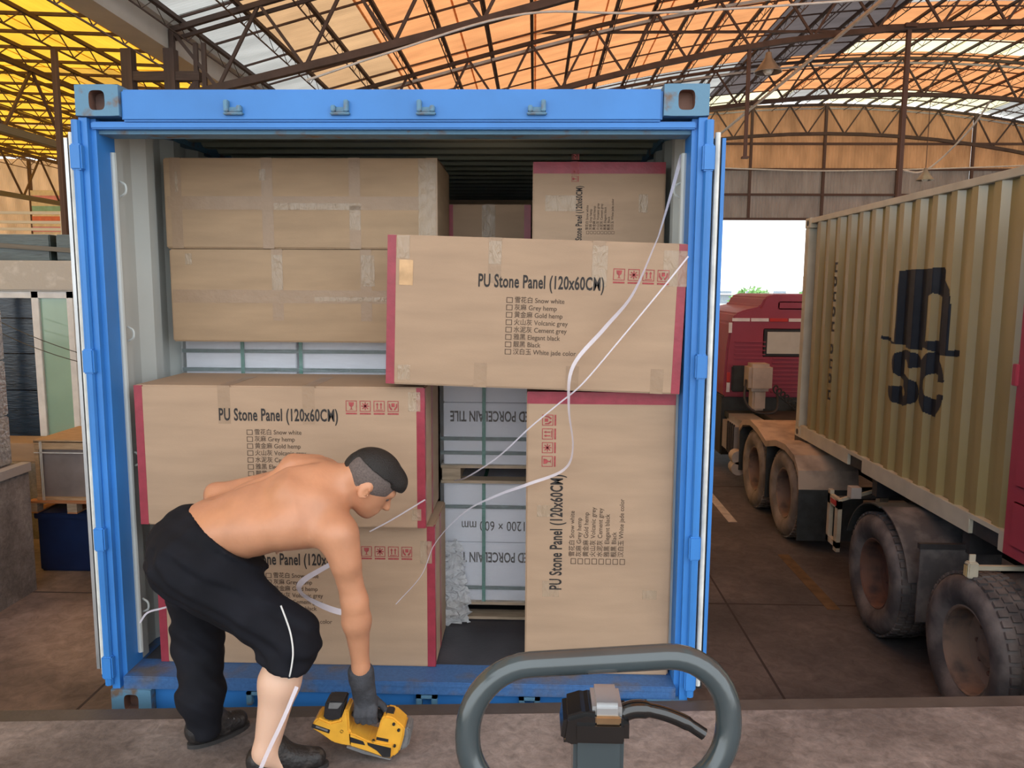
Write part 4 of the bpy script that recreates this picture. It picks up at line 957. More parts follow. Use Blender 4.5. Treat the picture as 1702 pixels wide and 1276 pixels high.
MB().prism(zp([(560, 925), (640, 930), (1010, 1050), (1120, 1070), (1100, 1085), (760, 1010), (560, 940)]), 'y', -.05, .05).build('sole_plate', 'steel', tl)
# gloved hand closed round the grip
GR0 = np.array((-.041+(585-604)/493, -.45, .257+(1200-1183)/470)); GR1 = np.array((-.041+(640-604)/493, -.45, .257+(1200-1184)/470))
def glove(P):
    w0 = np.array(J['wrR'])+np.array((-.003, .012, -.028)); pc = (GR0+GR1)/2+np.array((-.008, .004, .036))
    d = rc(P, w0, w0+np.array((0, .003, -.03)), .036, .036)
    d = smin(d, rc(P, w0, pc, .036, .034, (1, 0, 0), 1.25), .02)
    for q, (o, L) in enumerate(((-.031, .9), (-.010, 1.0), (.012, 1.0), (.032, .92))):
        k = pc+np.array((o+.004, -.022, -.004)); a = pc+np.array((o+.006, -.040, -.024)); b = pc+np.array((o+.008, -.034, -.052*L)); c = pc+np.array((o+.008, -.008, -.060*L))
        d = smin(d, rc(P, k, a, .0125, .0115), .006); d = smin(d, rc(P, a, b, .0115, .0105), .004); d = smin(d, rc(P, b, c, .0105, .0095), .004)
    th = pc+np.array((.030, .020, .006)); t2 = pc+np.array((.060, .012, -.016)); t3 = pc+np.array((.078, -.004, -.030))
    d = smin(d, rc(P, th, t2, .014, .0125), .010); d = smin(d, rc(P, t2, t3, .0125, .0105), .004)
    return d
sdf_mesh('glove', glove, (-.15, -.56, .24), (.12, -.36, .53), .004, 'glove', mn)

# ------------------------------------------------------------------ yellow container on the neighbouring truck
YX, YZ, YY0, YY1 = 3.765, 0.05, 0.34, 6.40
yc = thing('shipping_container', 'yellow-tan corrugated shipping container with large black letters, on the truck at right', 'container', (0, 0, 0))
def yprof(side, off):
    out = []; s = YY0+.17
    while s < YY1-.2: out += [(s, 0), (s+.085, 0), (s+.130, .046), (s+.246, .046)]; s += .286
    return [(min(y, YY1-.12), side*d+off) for y, d in out]
LP_ = yprof(1, YX+.012)
MB().strip([(x, y, YZ+.14) for y, x in LP_], [(x, y, YZ+2.53) for y, x in LP_]).build('side_wall', 'yellow_paint', yc)
RP_ = [(y, 2*(YX+1.219)-x) for y, x in LP_]
MB().strip([(x, y, YZ+.14) for y, x in RP_], [(x, y, YZ+2.53) for y, x in RP_]).build('side_wall', 'yellow_paint', yc)
for x0 in (YX, YX+2.438-.06):
    MB().box(x0, x0+.06, YY0+.16, YY1-.16, YZ+2.525, YZ+2.585).build('top_rail', 'yellow_rail', yc, bevel=.004)
    for a, b in ((YY0+.16, 2.20), (2.56, 4.46), (4.80, YY1-.16)): MB().box(x0, x0+.05, a, b, YZ+.0, YZ+.15).build('bottom_rail', 'yellow_rail', yc, bevel=.004)
    for a, b in ((2.20, 2.56), (4.46, 4.80)):
        MB().box(x0, x0+.05, a, b, YZ+.115, YZ+.15).build('bottom_rail', 'yellow_rail', yc); MB().box(x0+.03, x0+.06, a, b, YZ+.0, YZ+.115).build('fork_pocket', 'chassis_black', yc)
    for y in (YY0, YY1-.12): MB().box(x0-.005, x0+.11, y, y+.12, YZ+.118, YZ+2.473).build('corner_post', 'yellow_rail', yc, bevel=.006)
    for y in (YY0, YY1-.17):
        for z in (0, 2.473):
            c = MB().box(x0-.008, x0+.15, y, y+.178, YZ+z, YZ+z+.118).build('corner_casting', 'yellow_rail', yc, bevel=.006)
            MB().lathe([(.001, -.011), (.034, -.011), (.034, -.006)], 16, 'x', (x0, y+.089, YZ+z+.059)).build('casting_hole', 'gasket', c)
MB().box(YX+.03, YX+2.4, YY0+.05, YY1-.05, YZ+2.56, YZ+2.575).build('roof_panel', 'yellow_paint', yc)
MB().box(YX+.05, YX+2.38, YY1-.06, YY1-.03, YZ+.1, YZ+2.55).build('end_wall', 'yellow_paint', yc)
MB().box(YX+.05, YX+2.38, YY0+.02, YY0+.06, YZ+.1, YZ+2.55).build('end_wall', 'yellow_paint', yc)
MB().box(YX+.05, YX+2.38, YY0+.05, YY1-.05, YZ+.05, YZ+.1).build('base_panel', 'chassis_black', yc)
# painted letters follow the corrugations
def inpoly(p, Y, Z):
    c = np.zeros(Y.shape, bool); n = len(p)
    for i in range(n):
        (y1, z1), (y2, z2) = p[i], p[i-1]
        if z1 == z2: continue
        k = (z1 > Z) != (z2 > Z); c ^= k & (Y < (y2-y1)*(Z-z1)/(z2-z1)+y1)
    return c
Lm = [(3.959, 1.988), (3.549, 1.995), (3.274, 1.997), (3.167, 1.896), (3.098, 1.825), (3.077, 1.749), (3.069, 1.357), (2.956, 1.364), (2.961, 1.315), (3.268, 1.302), (3.425, 1.352), (3.54, 1.316), (3.678, 1.317), (3.811, 1.338), (3.988, 1.343), (4.116, 1.345), (4.244, 1.371), (4.227, 1.398), (4.092, 1.375), (3.971, 1.355)]
Lcnt = [(3.415, 1.772), (3.361, 1.795), (3.286, 1.768), (3.285, 1.417), (3.416, 1.402)]
LS = [(3.526, 1.178), (3.53, 1.188), (3.536, 1.204), (3.546, 1.224), (3.56, 1.246), (3.583, 1.266), (3.615, 1.282), (3.65, 1.293), (3.689, 1.302), (3.734, 1.308), (3.784, 1.308), (3.833, 1.301), (3.877, 1.289), (3.918, 1.272), (3.953, 1.251), (3.977, 1.224), (3.986, 1.196), (3.985, 1.168), (3.978, 1.139), (3.967, 1.112), (3.95, 1.088), (3.924, 1.066), (3.893, 1.051), (3.863, 1.039), (3.839, 1.031), (3.818, 1.022), (3.795, 1.011), (3.771, 0.999), (3.75, 0.989), (3.735, 0.98), (3.725, 0.971), (3.717, 0.959), (3.711, 0.945), (3.708, 0.931), (3.709, 0.92), (3.711, 0.914), (3.717, 0.91), (3.73, 0.902), (3.747, 0.895), (3.764, 0.889), (3.772, 0.887), (3.781, 0.887), (3.798, 0.887), (3.816, 0.889), (3.831, 0.893), (3.837, 0.896), (3.843, 0.903), (3.849, 0.92), (3.852, 0.942), (3.853, 0.962), (3.855, 0.977), (4.025, 0.956), (4.023, 0.942), (4.022, 0.92), (4.018, 0.894), (4.008, 0.867), (3.986, 0.841), (3.948, 0.823), (3.905, 0.813), (3.859, 0.808), (3.811, 0.807), (3.76, 0.811), (3.711, 0.822), (3.667, 0.837), (3.628, 0.855), (3.594, 0.876), (3.568, 0.9), (3.555, 0.926), (3.553, 0.949), (3.557, 0.971), (3.566, 0.992), (3.579, 1.012), (3.598, 1.03), (3.623, 1.046), (3.648, 1.059), (3.672, 1.07), (3.695, 1.082), (3.722, 1.094), (3.749, 1.104), (3.771, 1.113), (3.785, 1.12), (3.795, 1.128), (3.804, 1.142), (3.813, 1.163), (3.818, 1.184), (3.819, 1.202), (3.816, 1.213), (3.811, 1.218), (3.803, 1.223), (3.791, 1.228), (3.78, 1.231), (3.776, 1.232), (3.772, 1.232), (3.757, 1.23), (3.739, 1.226), (3.721, 1.221), (3.711, 1.216), (3.704, 1.209), (3.695, 1.196), (3.688, 1.18), (3.681, 1.164), (3.676, 1.152)]
Lco = [(3.077, 1.085), (3.073, 1.046), (3.075, 1.006), (3.082, 0.968), (3.094, 0.931), (3.11, 0.898), (3.13, 0.868), (3.155, 0.843), (3.182, 0.822), (3.213, 0.808), (3.246, 0.799), (3.279, 0.797), (3.314, 0.801), (3.347, 0.811), (3.38, 0.828), (3.41, 0.851), (3.438, 0.88), (3.461, 0.913), (3.481, 0.95), (3.495, 0.99), (3.504, 1.032), (3.507, 1.074), (3.505, 1.117), (3.497, 1.157), (3.483, 1.195), (3.465, 1.229), (3.442, 1.259), (3.415, 1.283), (3.386, 1.302), (3.354, 1.315), (3.321, 1.321), (3.287, 1.32), (3.253, 1.313), (3.22, 1.301), (3.19, 1.282), (3.162, 1.258), (3.136, 1.23), (3.115, 1.198), (3.098, 1.162), (3.085, 1.125)]
Lci = [(3.197, 1.056), (3.196, 1.034), (3.199, 1.013), (3.207, 0.992), (3.219, 0.974), (3.234, 0.959), (3.253, 0.948), (3.273, 0.94), (3.295, 0.937), (3.317, 0.938), (3.338, 0.944), (3.358, 0.955), (3.375, 0.969), (3.389, 0.987), (3.399, 1.007), (3.405, 1.029), (3.405, 1.051), (3.401, 1.073), (3.393, 1.094), (3.381, 1.112), (3.364, 1.127), (3.346, 1.138), (3.325, 1.145), (3.303, 1.148), (3.281, 1.146), (3.26, 1.139), (3.241, 1.128), (3.225, 1.114), (3.211, 1.096), (3.202, 1.077)]
Lgap = [(3.237, 1.088), (2.961, 1.113), (2.947, 1.016), (3.223, 0.989)]
ys_p = np.array([p[0] for p in LP_]); xs_p = np.array([p[1] for p in LP_])
def paint(name, mask, y0, y1, z0, z1, h=.0075):
    Ys = np.arange(y0, y1, h); Zs = np.arange(z0, z1, h)
    A, B = np.meshgrid(Ys+h/2, Zs+h/2, indexing='ij'); K = np.argwhere(mask(A, B)); m = MB()
    X = np.interp(np.append(Ys, Ys[-1]+h), ys_p, xs_p)-.0025; cache = {}
    def V(i, k):
        if (i, k) not in cache: cache[i, k] = len(m.v); m.v.append((X[i], y0+i*h, z0+k*h))
        return cache[i, k]
    for i, k in K: m.f.append((V(i, k), V(i, k+1), V(i+1, k+1), V(i+1, k)))
    return m.build(name, 'logo_black', yc)
paint('letter_m', lambda y, z: inpoly(Lm, y, z) & ~inpoly(Lcnt, y, z), 2.9, 4.3, 1.25, 2.05)
paint('letter_s', lambda y, z: inpoly(LS, y, z), 3.4, 4.2, .75, 1.33)
paint('letter_c', lambda y, z: inpoly(Lco, y, z) & ~inpoly(Lci, y, z) & ~inpoly(Lgap, y, z), 2.9, 3.7, .7, 1.4)
for k, z in enumerate((2.05, 1.9, 1.74, 1.58, 1.42, 1.18, 1.02, .86, .68)):
    paint('side_mark', lambda y, zz: (((y-5.43)/.05)**2+((zz-z)/.055)**2 < 1) & ~(((y-5.43)/.022)**2+((zz-z)/.025)**2 < 1) if k % 2 else (abs(y-5.43) < .045) & (abs(zz-z) < .05) & ((abs(y-5.45) < .018) | (abs(zz-z) > .03)), 5.36, 5.5, z-.06, z+.06)
# red door leaf folded back along the near end
rd = empty('door'); rd.parent = yc; rd.location = (YX-.045, 0, YZ)
tag(rd, 'red steel door leaf at the near end of the yellow container')
MB().box(-.03, .03, .86, 2.02, .04, 2.40).build('door_panel', 'red_paint', rd, bevel=.006)
MB().box(-.045, -.028, 1.0, 1.93, .12, .42).build('pressed_panel', 'red_paint', rd, bevel=.01)
MB().box(-.045, -.028, 1.0, 1.93, .52, 1.1).build('pressed_panel', 'red_paint', rd, bevel=.01)
MB().box(-.05, .03, 2.0, 2.045, 1.16, 1.30).build('hinge', 'red_paint', rd, bevel=.004)
# ------------------------------------------------------------------ trailer and tractor
tk = thing('trailer_chassis', 'dusty skeletal trailer under the yellow container, with big black wheels', 'trailer', (0, 0, G))
TX = YX+1.219
for x in (TX-.45, TX+.45): MB().box(x-.07, x+.07, .1, 9.3-1.4, .74, 1.06).build('main_beam', 'chassis_black', tk)
for y in (.45, 1.4, 2.7, 4.3, 6.25): MB().box(TX-1.15, TX+1.15, y-.05, y+.05, .98, 1.165).build('cross_beam', 'chassis_black', tk)
MB().box(TX-1.2, TX+1.2, YY1-.3, YY1+.08, .90, 1.165).build('front_bolster', 'chassis_black', tk)
WX = 3.47
for y, k in ((3.45, 'rust'), (2.02, 'dust'), (.70, 'dust')):
    wheel(tk, (WX, y, .525), k); wheel(tk, (2*TX-WX, y, .525), 'rust', flip=True)
    MB().tube([(WX+.2, y, .525), (2*TX-WX-.2, y, .525)], .07, 8).build('axle', 'chassis_black', tk)
def arc_fender(name, parent, x0, x1, cy, cz, r, a0, a1, m, th=.012, n=14):
    mb = MB(); A = []; B = []
    for k in range(n+1):
        a = math.radians(a0+(a1-a0)*k/n); A.append((cy+r*math.cos(a), cz+r*math.sin(a))); B.append((cy+(r+th)*math.cos(a), cz+(r+th)*math.sin(a)))
    mb.prism(A+B[::-1], 'x', x0, x1); return mb.build(name, m, parent)
arc_fender('mudguard', tk, WX-.0, WX+.62, 3.42, .525, .60, 20, 95, 'mudflap'); arc_fender('mudguard', tk, WX+.02, WX+.62, 3.42, .525, .60, 95, 165, 'rubber')
MB().box(WX+.03, WX+.64, 2.70, 2.715, .42, 1.02).build('mud_flap', 'rubber', tk); MB().box(WX+.02, WX+.66, 2.69, 2.73, 1.0, 1.04).build('flap_bar', 'chassis_black', tk)
MB().box(WX+.05, WX+.64, 1.38, 1.395, .45, 1.0).build('mud_flap', 'rubber', tk)
# pale side marker frame ahead of the trailer wheels, and lamp brackets
fr = empty('marker_frame'); fr.parent = tk; fr.location = (3.62, 4.55, .33)
MB().box(-.02, .02, -.0, .08, .0, .52).build('frame_side', 'cream', fr); MB().box(-.02, .02, .22, .28, .04, .58).build('frame_side', 'cream', fr)
MB().box(-.02, .02, 0, .28, .44, .54).build('frame_top', 'cream', fr); MB().box(-.02, .02, 0, .28, .04, .10).build('frame_bottom', 'cream', fr); MB().box(-.025, -.018, .05, .2, .46, .51).build('reflector', 'reflector_red', fr)
rod('stay', (0, .1, .5), (.7, .1, .7), .03, 'cream', fr); rod('stay', (0, .2, .5), (.6, .3, .5), .03, 'steel', fr); MB().box(.1, .2, .0, .1, .55, .66).build('marker_lamp', 'beige_plate', fr)
for y in (2.02,):
    lb_ = empty('side_lamp'); lb_.parent = tk; lb_.location = (3.50, y, 1.085)
    MB().box(-.035, .035, -.03, .03, -.05, .06).build('lamp_body', 'cream', lb_, bevel=.008); MB().box(-.042, -.034, -.022, .022, -.04, .04).build('lamp_lens', 'lens_amber', lb_, bevel=.004); MB().box(-.02, .02, -.005, .005, .05, .11).build('lamp_tab', 'cream', lb_)
    rod('lamp_arm', (.03, 0, .02), (.9, 0, .02), .03, 'cream', lb_)
for x in (TX-.8,): rod('landing_leg', (x, 4.9, .0), (x, 4.9, .95), .09, 'cream', tk)
# tractor, facing the far doorway
tc_ = thing('truck_tractor', 'dark red truck tractor with dusty beige mudguards, seen from behind at the doorway', 'truck', (0, 0, G))
for x in (TX-.42, TX+.42): MB().box(x-.05, x+.05, 5.4, 12.6, .72, .98).build('frame_rail', 'chassis_black', tc_)
MB().box(TX-.5, TX+.5, 6.1, 7.2, .98, 1.08).build('fifth_wheel', 'chassis_black', tc_)
for y in (6.10, 7.36):
    wheel(tc_, (3.53, y, .525), 'dust', dusty=True); wheel(tc_, (2*TX-3.53, y, .525), 'dust', flip=True); MB().tube([(3.8, y, .525), (2*TX-3.8, y, .525)], .08, 8).build('axle', 'chassis_black', tc_)
wheel(tc_, (3.60, 11.6, .525), 'dust', back=False); wheel(tc_, (2*TX-3.60, 11.6, .525), 'dust', flip=True, back=False)
for sx in (0, 1):
    x0, x1 = (3.50, 4.16) if sx == 0 else (2*TX-4.16, 2*TX-3.50)
    # one mudguard over both axles: front drop, dip between the wheels, rear drop with flap
    pr = [(5.42, .72), (5.46, .93), (5.62, 1.07), (5.95, 1.13), (6.30, 1.11), (6.70, 1.02), (7.10, 1.12), (7.45, 1.16), (7.80, 1.10), (8.0, .98)]
    mg = MB(); mg.prism(pr+[(y, z+.014) for y, z in pr[::-1]], 'x', x0, x1); mg.build('mudguard', 'dust_fender', tc_)
    mg = MB(); mg.prism(pr+[(y, z-.06) for y, z in pr[::-1]], 'x', x0 if sx == 0 else x1-.02, x0+.02 if sx == 0 else x1); mg.build('mudguard_lip', 'dust_fender', tc_)
    MB().box(x0, x1+.05, 5.41, 5.425, .16, .74).build('mud_flap', 'mudflap', tc_); MB().box(x0+.02, x1-.1, 6.71, 6.73, .3, 1.0).build('mud_flap', 'mudflap', tc_); MB().box(x0+.02, x1-.1, 8.0, 8.02, .35, .98).build('mud_flap', 'mudflap', tc_)
# cab, rear view
cb = empty('cab'); cb.parent = tc_; cb.location = (TX-.19, 9.2, 0)
prof = [(-1.24, 1.24), (-1.245, 1.4), (-1.22, 2.0), (-1.17, 2.40), (-1.10, 2.55), (-.95, 2.61), (-.72, 2.66), (-.66, 2.80), (-.55, 2.85), (.55, 2.85), (.66, 2.80), (.72, 2.66), (.95, 2.61), (1.10, 2.55), (1.17, 2.40), (1.22, 2.0), (1.245, 1.4), (1.24, 1.24)]
MB().prism(prof, 'y', 0, 2.1).build('cab_shell', 'cab_red', cb, bevel=.03)
MB().box(-.66, .66, -.012, .01, 1.88, 2.32).build('rear_window_frame', 'gasket', cb, bevel=.02); MB().box(-.60, .60, -.02, .0, 1.93, 2.27).build('rear_window', 'curtain', cb)
for i in range(8): MB().box(-1.15+i*.29, -1.15+i*.29+.27, -.014, .004, 2.43, 2.48).build('reflective_tape', ('reflector_white', 'reflector_white', 'reflector_red')[i % 3], cb)
for z, k in ((1.32, 'reflector_white'), (1.47, 'reflector_red'), (2.25, 'reflector_white')): MB().box(-1.20, -1.15, -.014, .004, z, z+.16).build('reflective_tape', k, cb)
for i in range(9): MB().box(-.5, 1.1, -.02, .004, 1.84-i*.065, 1.86-i*.065).build('pressed_rib', 'cab_red', cb, bevel=.004)
for i in range(5): MB().box(-1.1, -.62, -.02, .004, 2.10-i*.065, 2.12-i*.065).build('pressed_rib', 'cab_red', cb, bevel=.004)
MB().box(-.45, .45, -.02, .01, 2.62, 2.74).build('roof_vent', 'cab_red', cb, bevel=.02)
MB().box(-1.13, -.80, -.06, .02, 1.33, 1.74).build('side_grille', 'cab_dark', cb, bevel=.02); MB().box(-1.25, 1.25, .05, 2.0, .30, 1.25).build('cab_base', 'cab_dark', cb, bevel=.02)
MB().box(-1.2, 1.25, -.25, .05, .93, 1.02).build('rear_shelf', 'cab_dark', cb)
MB().box(-.96, -.60, -.42, -.06, 1.38, 1.80).build('air_filter', 'canister', cb, bevel=.05); MB().box(-.88, -.68, -.36, -.1, 1.08, 1.40).build('filter_neck', 'canister', cb, bevel=.03)
MB().box(.0, 1.1, -.2, -.02, .80, 1.15).build('valve_plate', 'cab_dark', cb, bevel=.01)
hx_ = [(-.60+.55*t+.045*math.cos(60*t), -.5+.0*t, 1.45-.45*t+.05*math.sin(60*t)) for t in np.linspace(0, .95, 150)]
MB().tube(hx_, .012, 5).build('coiled_hose', 'cab_dark', cb, smooth=True)
MB().tube(curve_pts([(-.98, -.3, 1.55), (-1.02, -.45, 1.25), (-.85, -.5, 1.08), (-.55, -.45, 1.1), (-.5, -.3, 1.4)], 8), .018, 6).build('air_hose', 'chassis_black', cb, smooth=True)
MB().tube(curve_pts([(-.2, -.3, 1.0), (.1, -.6, .85), (.5, -.9, .9), (.8, -1.1, 1.0)], 8), .018, 6).build('air_hose', 'chassis_black', cb, smooth=True)
# fuel tank and battery cover beside the frame
MB().box(3.50, 4.05, 8.15, 9.05, .42, 1.02).build('fuel_tank', 'tank', tc_, bevel=.09, seg=4)
for y in (8.25, 8.36, 8.47, 8.58): MB().box(3.485, 3.51, y, y+.045, .5, .96).build('tank_band', 'chassis_black', tc_)
for z in (.36, .52): MB().tube([(3.52, 8.02, z), (3.52, 8.22, z)], .10, 12).build('air_canister', 'canister', tc_, smooth=True)
MB().box(4.05, 4.9, 8.1, 9.0, .98, 1.05).build('deck_plate', 'chassis_black', tc_)

# ------------------------------------------------------------------ left side: neighbouring platform and what stands on it
pf = MB().box(-21.5, -4.24, -8, 4.06, G-.2, DK).build('wall_platform', 'concrete_wall'); tag(pf, 'rough concrete side of the neighbouring platform at left', kind='structure')
pf2 = MB().box(-21.5, -4.75, 5.55, 26.3, G-.2, DK-.35).build('wall_platform_rear', 'concrete_wall'); tag(pf2, 'concrete platform behind the stacked crates at left', kind='structure')
pk = MB().box(-4.31, -4.22, -8, 4.07, DK-.07, DK+.012).build('trim_4', 'concrete_light'); tag(pk, 'pale kerb along the edge of the neighbouring platform', kind='structure')
lt = MB().box(-9.5, -4.62, 6.12, 6.42, 1.735, 2.10).build('wall_lintel', 'concrete_light', bevel=.02); tag(lt, 'pale rough concrete lintel over the glazed opening at left', kind='structure')
MB_pil = MB().box(-4.95, -4.62, 6.15, 6.40, DK-.35, 1.735).build('wall_pillar', 'concrete_light'); tag(MB_pil, 'concrete pillar beside the glazed opening', kind='structure')
wn = empty('window_1', (0, 6.2, 0)); tag(wn, 'white framed window with one green glass pane', kind='structure')
for x0, x1 in ((-6.02, -5.96), (-5.47, -5.38), (-5.04, -4.96)): MB().box(x0, x1, -.04, .04, DK-.3, 1.735).build('window_post', 'frame_white', wn, bevel=.005)
MB().box(-6.0, -4.96, -.04, .04, 1.655, 1.735).build('window_head', 'frame_white', wn, bevel=.005)
MB().box(-5.40, -5.02, -.006, .006, DK-.25, 1.66).build('window_pane', 'glass_green', wn); MB().box(-5.40, -4.98, -.035, .035, DK-.3, DK-.2).build('window_sill', 'frame_white', wn)
def wrapped(label, x0, x1, y0, y1, zs, m, cat='stack', group='film wrapped stacks at left'):
    t = thing('wrapped_stack', label, cat, ((x0+x1)/2, (y0+y1)/2, zs[0]), group=group); a, b = (x1-x0)/2, (y1-y0)/2
    for i, (z0, z1) in enumerate(zip(zs[:-1], zs[1:])):
        MB().box(-a, a, -b, b, z0-zs[0]+.006, z1-zs[0]-.006).build('wrapped_bundle', m, t, bevel=.012)
    return t
wrapped('dark blue film wrapped stack behind the opening, left of the green glass', -6.35, -5.48, 6.45, 7.3, (DK-.35, .50, .96, 1.40, 1.72), 'wrap_dark')
wrapped('silver film wrapped stack at the very left edge, on the platform', -5.10, -4.36, 3.42, 4.02, (DK, .60, 1.12, 1.60), 'wrap_silver')
for i, x in enumerate((-6.9, -5.92, -4.94)):
    t = wrapped(('dusky green wrapped bundle on the lintel, left of its neighbours', 'dusky green wrapped bundle on the lintel, in the middle', 'dusky green wrapped bundle on the lintel, next to the container door')[i], x-.45, x+.45, 6.6, 7.3, (2.1, 2.44), 'wrap_green')
MB_slab = MB().box(-9.5, -4.5, 6.42, 9.4, 1.95, 2.10).build('wall_mezzanine', 'concrete_wall'); tag(MB_slab, 'concrete deck behind the lintel', kind='structure')
rod_o = thing('steel_rail', 'grey steel rail sloping in front of the wrapped bundles', 'rail', (0, 6.55, 0)); rod('rail_bar', (-7.6, 0, 2.40), (-4.6, 0, 2.20), .055, 'truss_grey', rod_o); rod('rail_post', (-7.4, 0, 2.1), (-7.4, 0, 2.39), .05, 'truss_grey', rod_o); rod('rail_post', (-4.7, 0, 2.1), (-4.7, 0, 2.21), .05, 'truss_grey', rod_o)
cbx = MB().box(-5.9, -4.62, 5.6, 6.05, DK-.348, DK-.13).build('flat_carton', 'cardboard', bevel=.008); tag(cbx, 'flat brown carton under the dark wrapped stack at left', 'carton')
ply = MB().box(-5.0, -4.33, 1.0, 3.3, DK+.012, DK+.03).build('plywood_sheet', 'wood_orange'); tag(ply, 'orange plywood sheet lying on the platform edge at left', 'board')
# blue bin, pallet and grey wrapped crate stacked on the yard
bb = thing('storage_bin', 'deep blue storage bin on the yard under the orange pallet', 'bin', (-4.12, 4.95, G))
MB().box(-.40, .40, -.40, .40, .0, .60).build('bin_body', 'crate_blue', bb, bevel=.02); MB().box(-.42, .42, -.42, .42, .56, .62).build('bin_rim', 'crate_blue', bb, bevel=.01)
wp = thing('wooden_pallet', 'orange wooden pallet between the blue bin and the grey crate', 'pallet', (-4.12, 4.95, G+.625))
for i in range(6): MB().box(-.46, .46, -.44+i*.155, -.44+i*.155+.105, .105, .125).build('deck_board', 'wood_orange', wp)
for x in (-.46, -.05, .36):
    for y in (-.44, -.05, .34): MB().box(x, x+.10, y, y+.10, .015, .105).build('pallet_block', 'wood_raw', wp)
for x in (-.46, -.05, .36): MB().box(x, x+.10, -.44, .44, 0, .015).build('base_board', 'wood_orange', wp)
gc = thing('wooden_crate', 'grey wrapped crate with pale wooden edges on the orange pallet', 'crate', (-4.10, 4.95, G+.752))
MB().box(-.37, .37, -.36, .36, .02, .54).build('crate_panel', 'grey_cloth', gc)
for x in (-.40, .36): 
    for y in (-.39, .35): MB().box(x, x+.04, y, y+.04, 0, .60).build('crate_post', 'wood_crate', gc)
for y in (-.40, .36): MB().box(-.40, .40, y, y+.04, .53, .61).build('crate_rail', 'wood_crate', gc); MB().box(-.40, .40, y, y+.04, 0, .03).build('crate_rail', 'wood_crate', gc)
MB().box(-.40, .40, -.40, .40, .60, .625).build('crate_lid', 'wood_crate', gc)
for x in (-.34, -.325): MB().box(x, x+.01, -.405, -.398, 0, .61).build('strap', 'cable_white', gc)
MB().box(-.40, .40, -.405, -.398, .49, .50).build('strap', 'cable_white', gc)
# white railing, striped banner and dark cabinet far back in the left hall
rl = thing('guard_railing', 'white horizontal pipe railing far back in the left hall', 'railing', (0, 14, DK-.35))
for z in (3.60, 3.40, 3.25, 3.10): rod('rail_pipe', (-16, 0, z), (-6.5, 0, z-.04), .06 if z > 3.2 else .09, 'white_paint', rl)
for x in (-16, -13, -9.75, -6.6): rod('rail_post', (x, 0, 0), (x, 0, 3.6), .07, 'white_paint', rl)
bn = thing('striped_banner', 'striped red, white and blue banner hanging on the end wall of the left hall', 'banner', (-17.2, 26.265, 3.0))
for i in range(12): MB().box(-1.1, 1.1, -.01+.02*math.sin(i), .01+.02*math.sin(i), i*.19, (i+1)*.19-.004).build('stripe', ('banner_red', 'banner_white', 'banner_blue', 'banner_white', 'banner_pink', 'banner_white')[i % 6], bn)
dc = thing('dark_cabinet', 'dark upright pillar cabinet beside the striped banner', 'cabinet', (-12.2, 20, DK-.35)); MB().box(-.25, .25, -.2, .2, 0, 4.6).build('cabinet_body', 'chassis_black', dc, bevel=.02); MB().box(-.3, .3, -.25, .25, 3.3, 3.6).build('cabinet_box', 'chassis_black', dc, bevel=.02)
# wires crossing the left window
for i, (p, q, s) in enumerate([((-6.1, 5.9, 1.60), (-4.5, 5.5, 1.05), .12), ((-6.1, 5.95, 1.45), (-4.5, 5.5, .95), .14)]):
    pts = [Vector(p).lerp(Vector(q), t)-Vector((0, 0, s*4*t*(1-t)*.4)) for t in np.linspace(0, 1, 10)]
    tag(MB().tube(pts, .005, 5).build('hanging_wire', 'cable_dark', smooth=True), ('upper thin wire sagging across the green glass', 'lower thin wire sagging across the green glass')[i], 'wire')

# ------------------------------------------------------------------ lamps and cables of the hall
def cone_lamp(x, y, z, s, label, hang):
    t = thing('pendant_lamp', label, 'lamp', (x, y, z), group='cone lamps of the hall')
    MB().lathe([(.03, .42), (.06, .40), (.075, .30), (.13, .22), (.26, .04), (.29, 0), (.28, .0), (.25, .035), (.12, .20)], 28).build('shade', 'lamp_shade', t, smooth=True)
    MB().lathe([(.001, -.05), (.07, -.03), (.11, .03), (.10, .12)], 20).build('bulb', 'lamp_glass', t, smooth=True)
    MB().tube([(0, 0, .40), (0, 0, hang)], .012, 6).build('hanger', 'truss', t)
    t.scale = (s, s, s); return t
cone_lamp(5.46, 14.3, 6.35, 1.0, 'large cone pendant lamp hanging from the second truss', .60)
cone_lamp(11.86, 20.5, 4.95, .85, 'small cone pendant lamp in front of the far end wall', 2.85)
def cable(label, pts, r, m='cable_white'): return tag(MB().tube(curve_pts(pts, 8), r, 6).build('cable', m, smooth=True), label, 'cable')
cable('pale cable running along the end wall girt', [(7.0, 26.0, 6.1), (11, 26.0, 6.0), (16, 26.0, 6.12), (20, 26.0, 6.3)], .025)
cable('pale cable looping down beside the tall pole', [(13.6, 20.5, 7.26), (13.55, 21.4, 6.6), (13.15, 22.4, 5.8), (12.6, 22.4, 5.45), (12.1, 22.4, 5.5)], .03)
cable('straight pale conduit running back along the hall under the trusses, right of the cone lamp', [(6.85, 5, 7.03), (6.85, 14.3, 7.04), (6.85, 26.2, 7.03)], .045)
cable('pale cable strung below the nearest truss', [(-2.6, 8.0, 4.62), (-1.4, 8.0, 5.0), (.4, 8.0, 5.48), (2.5, 8.0, 5.5), (8, 8.2, 5.9)], .016)

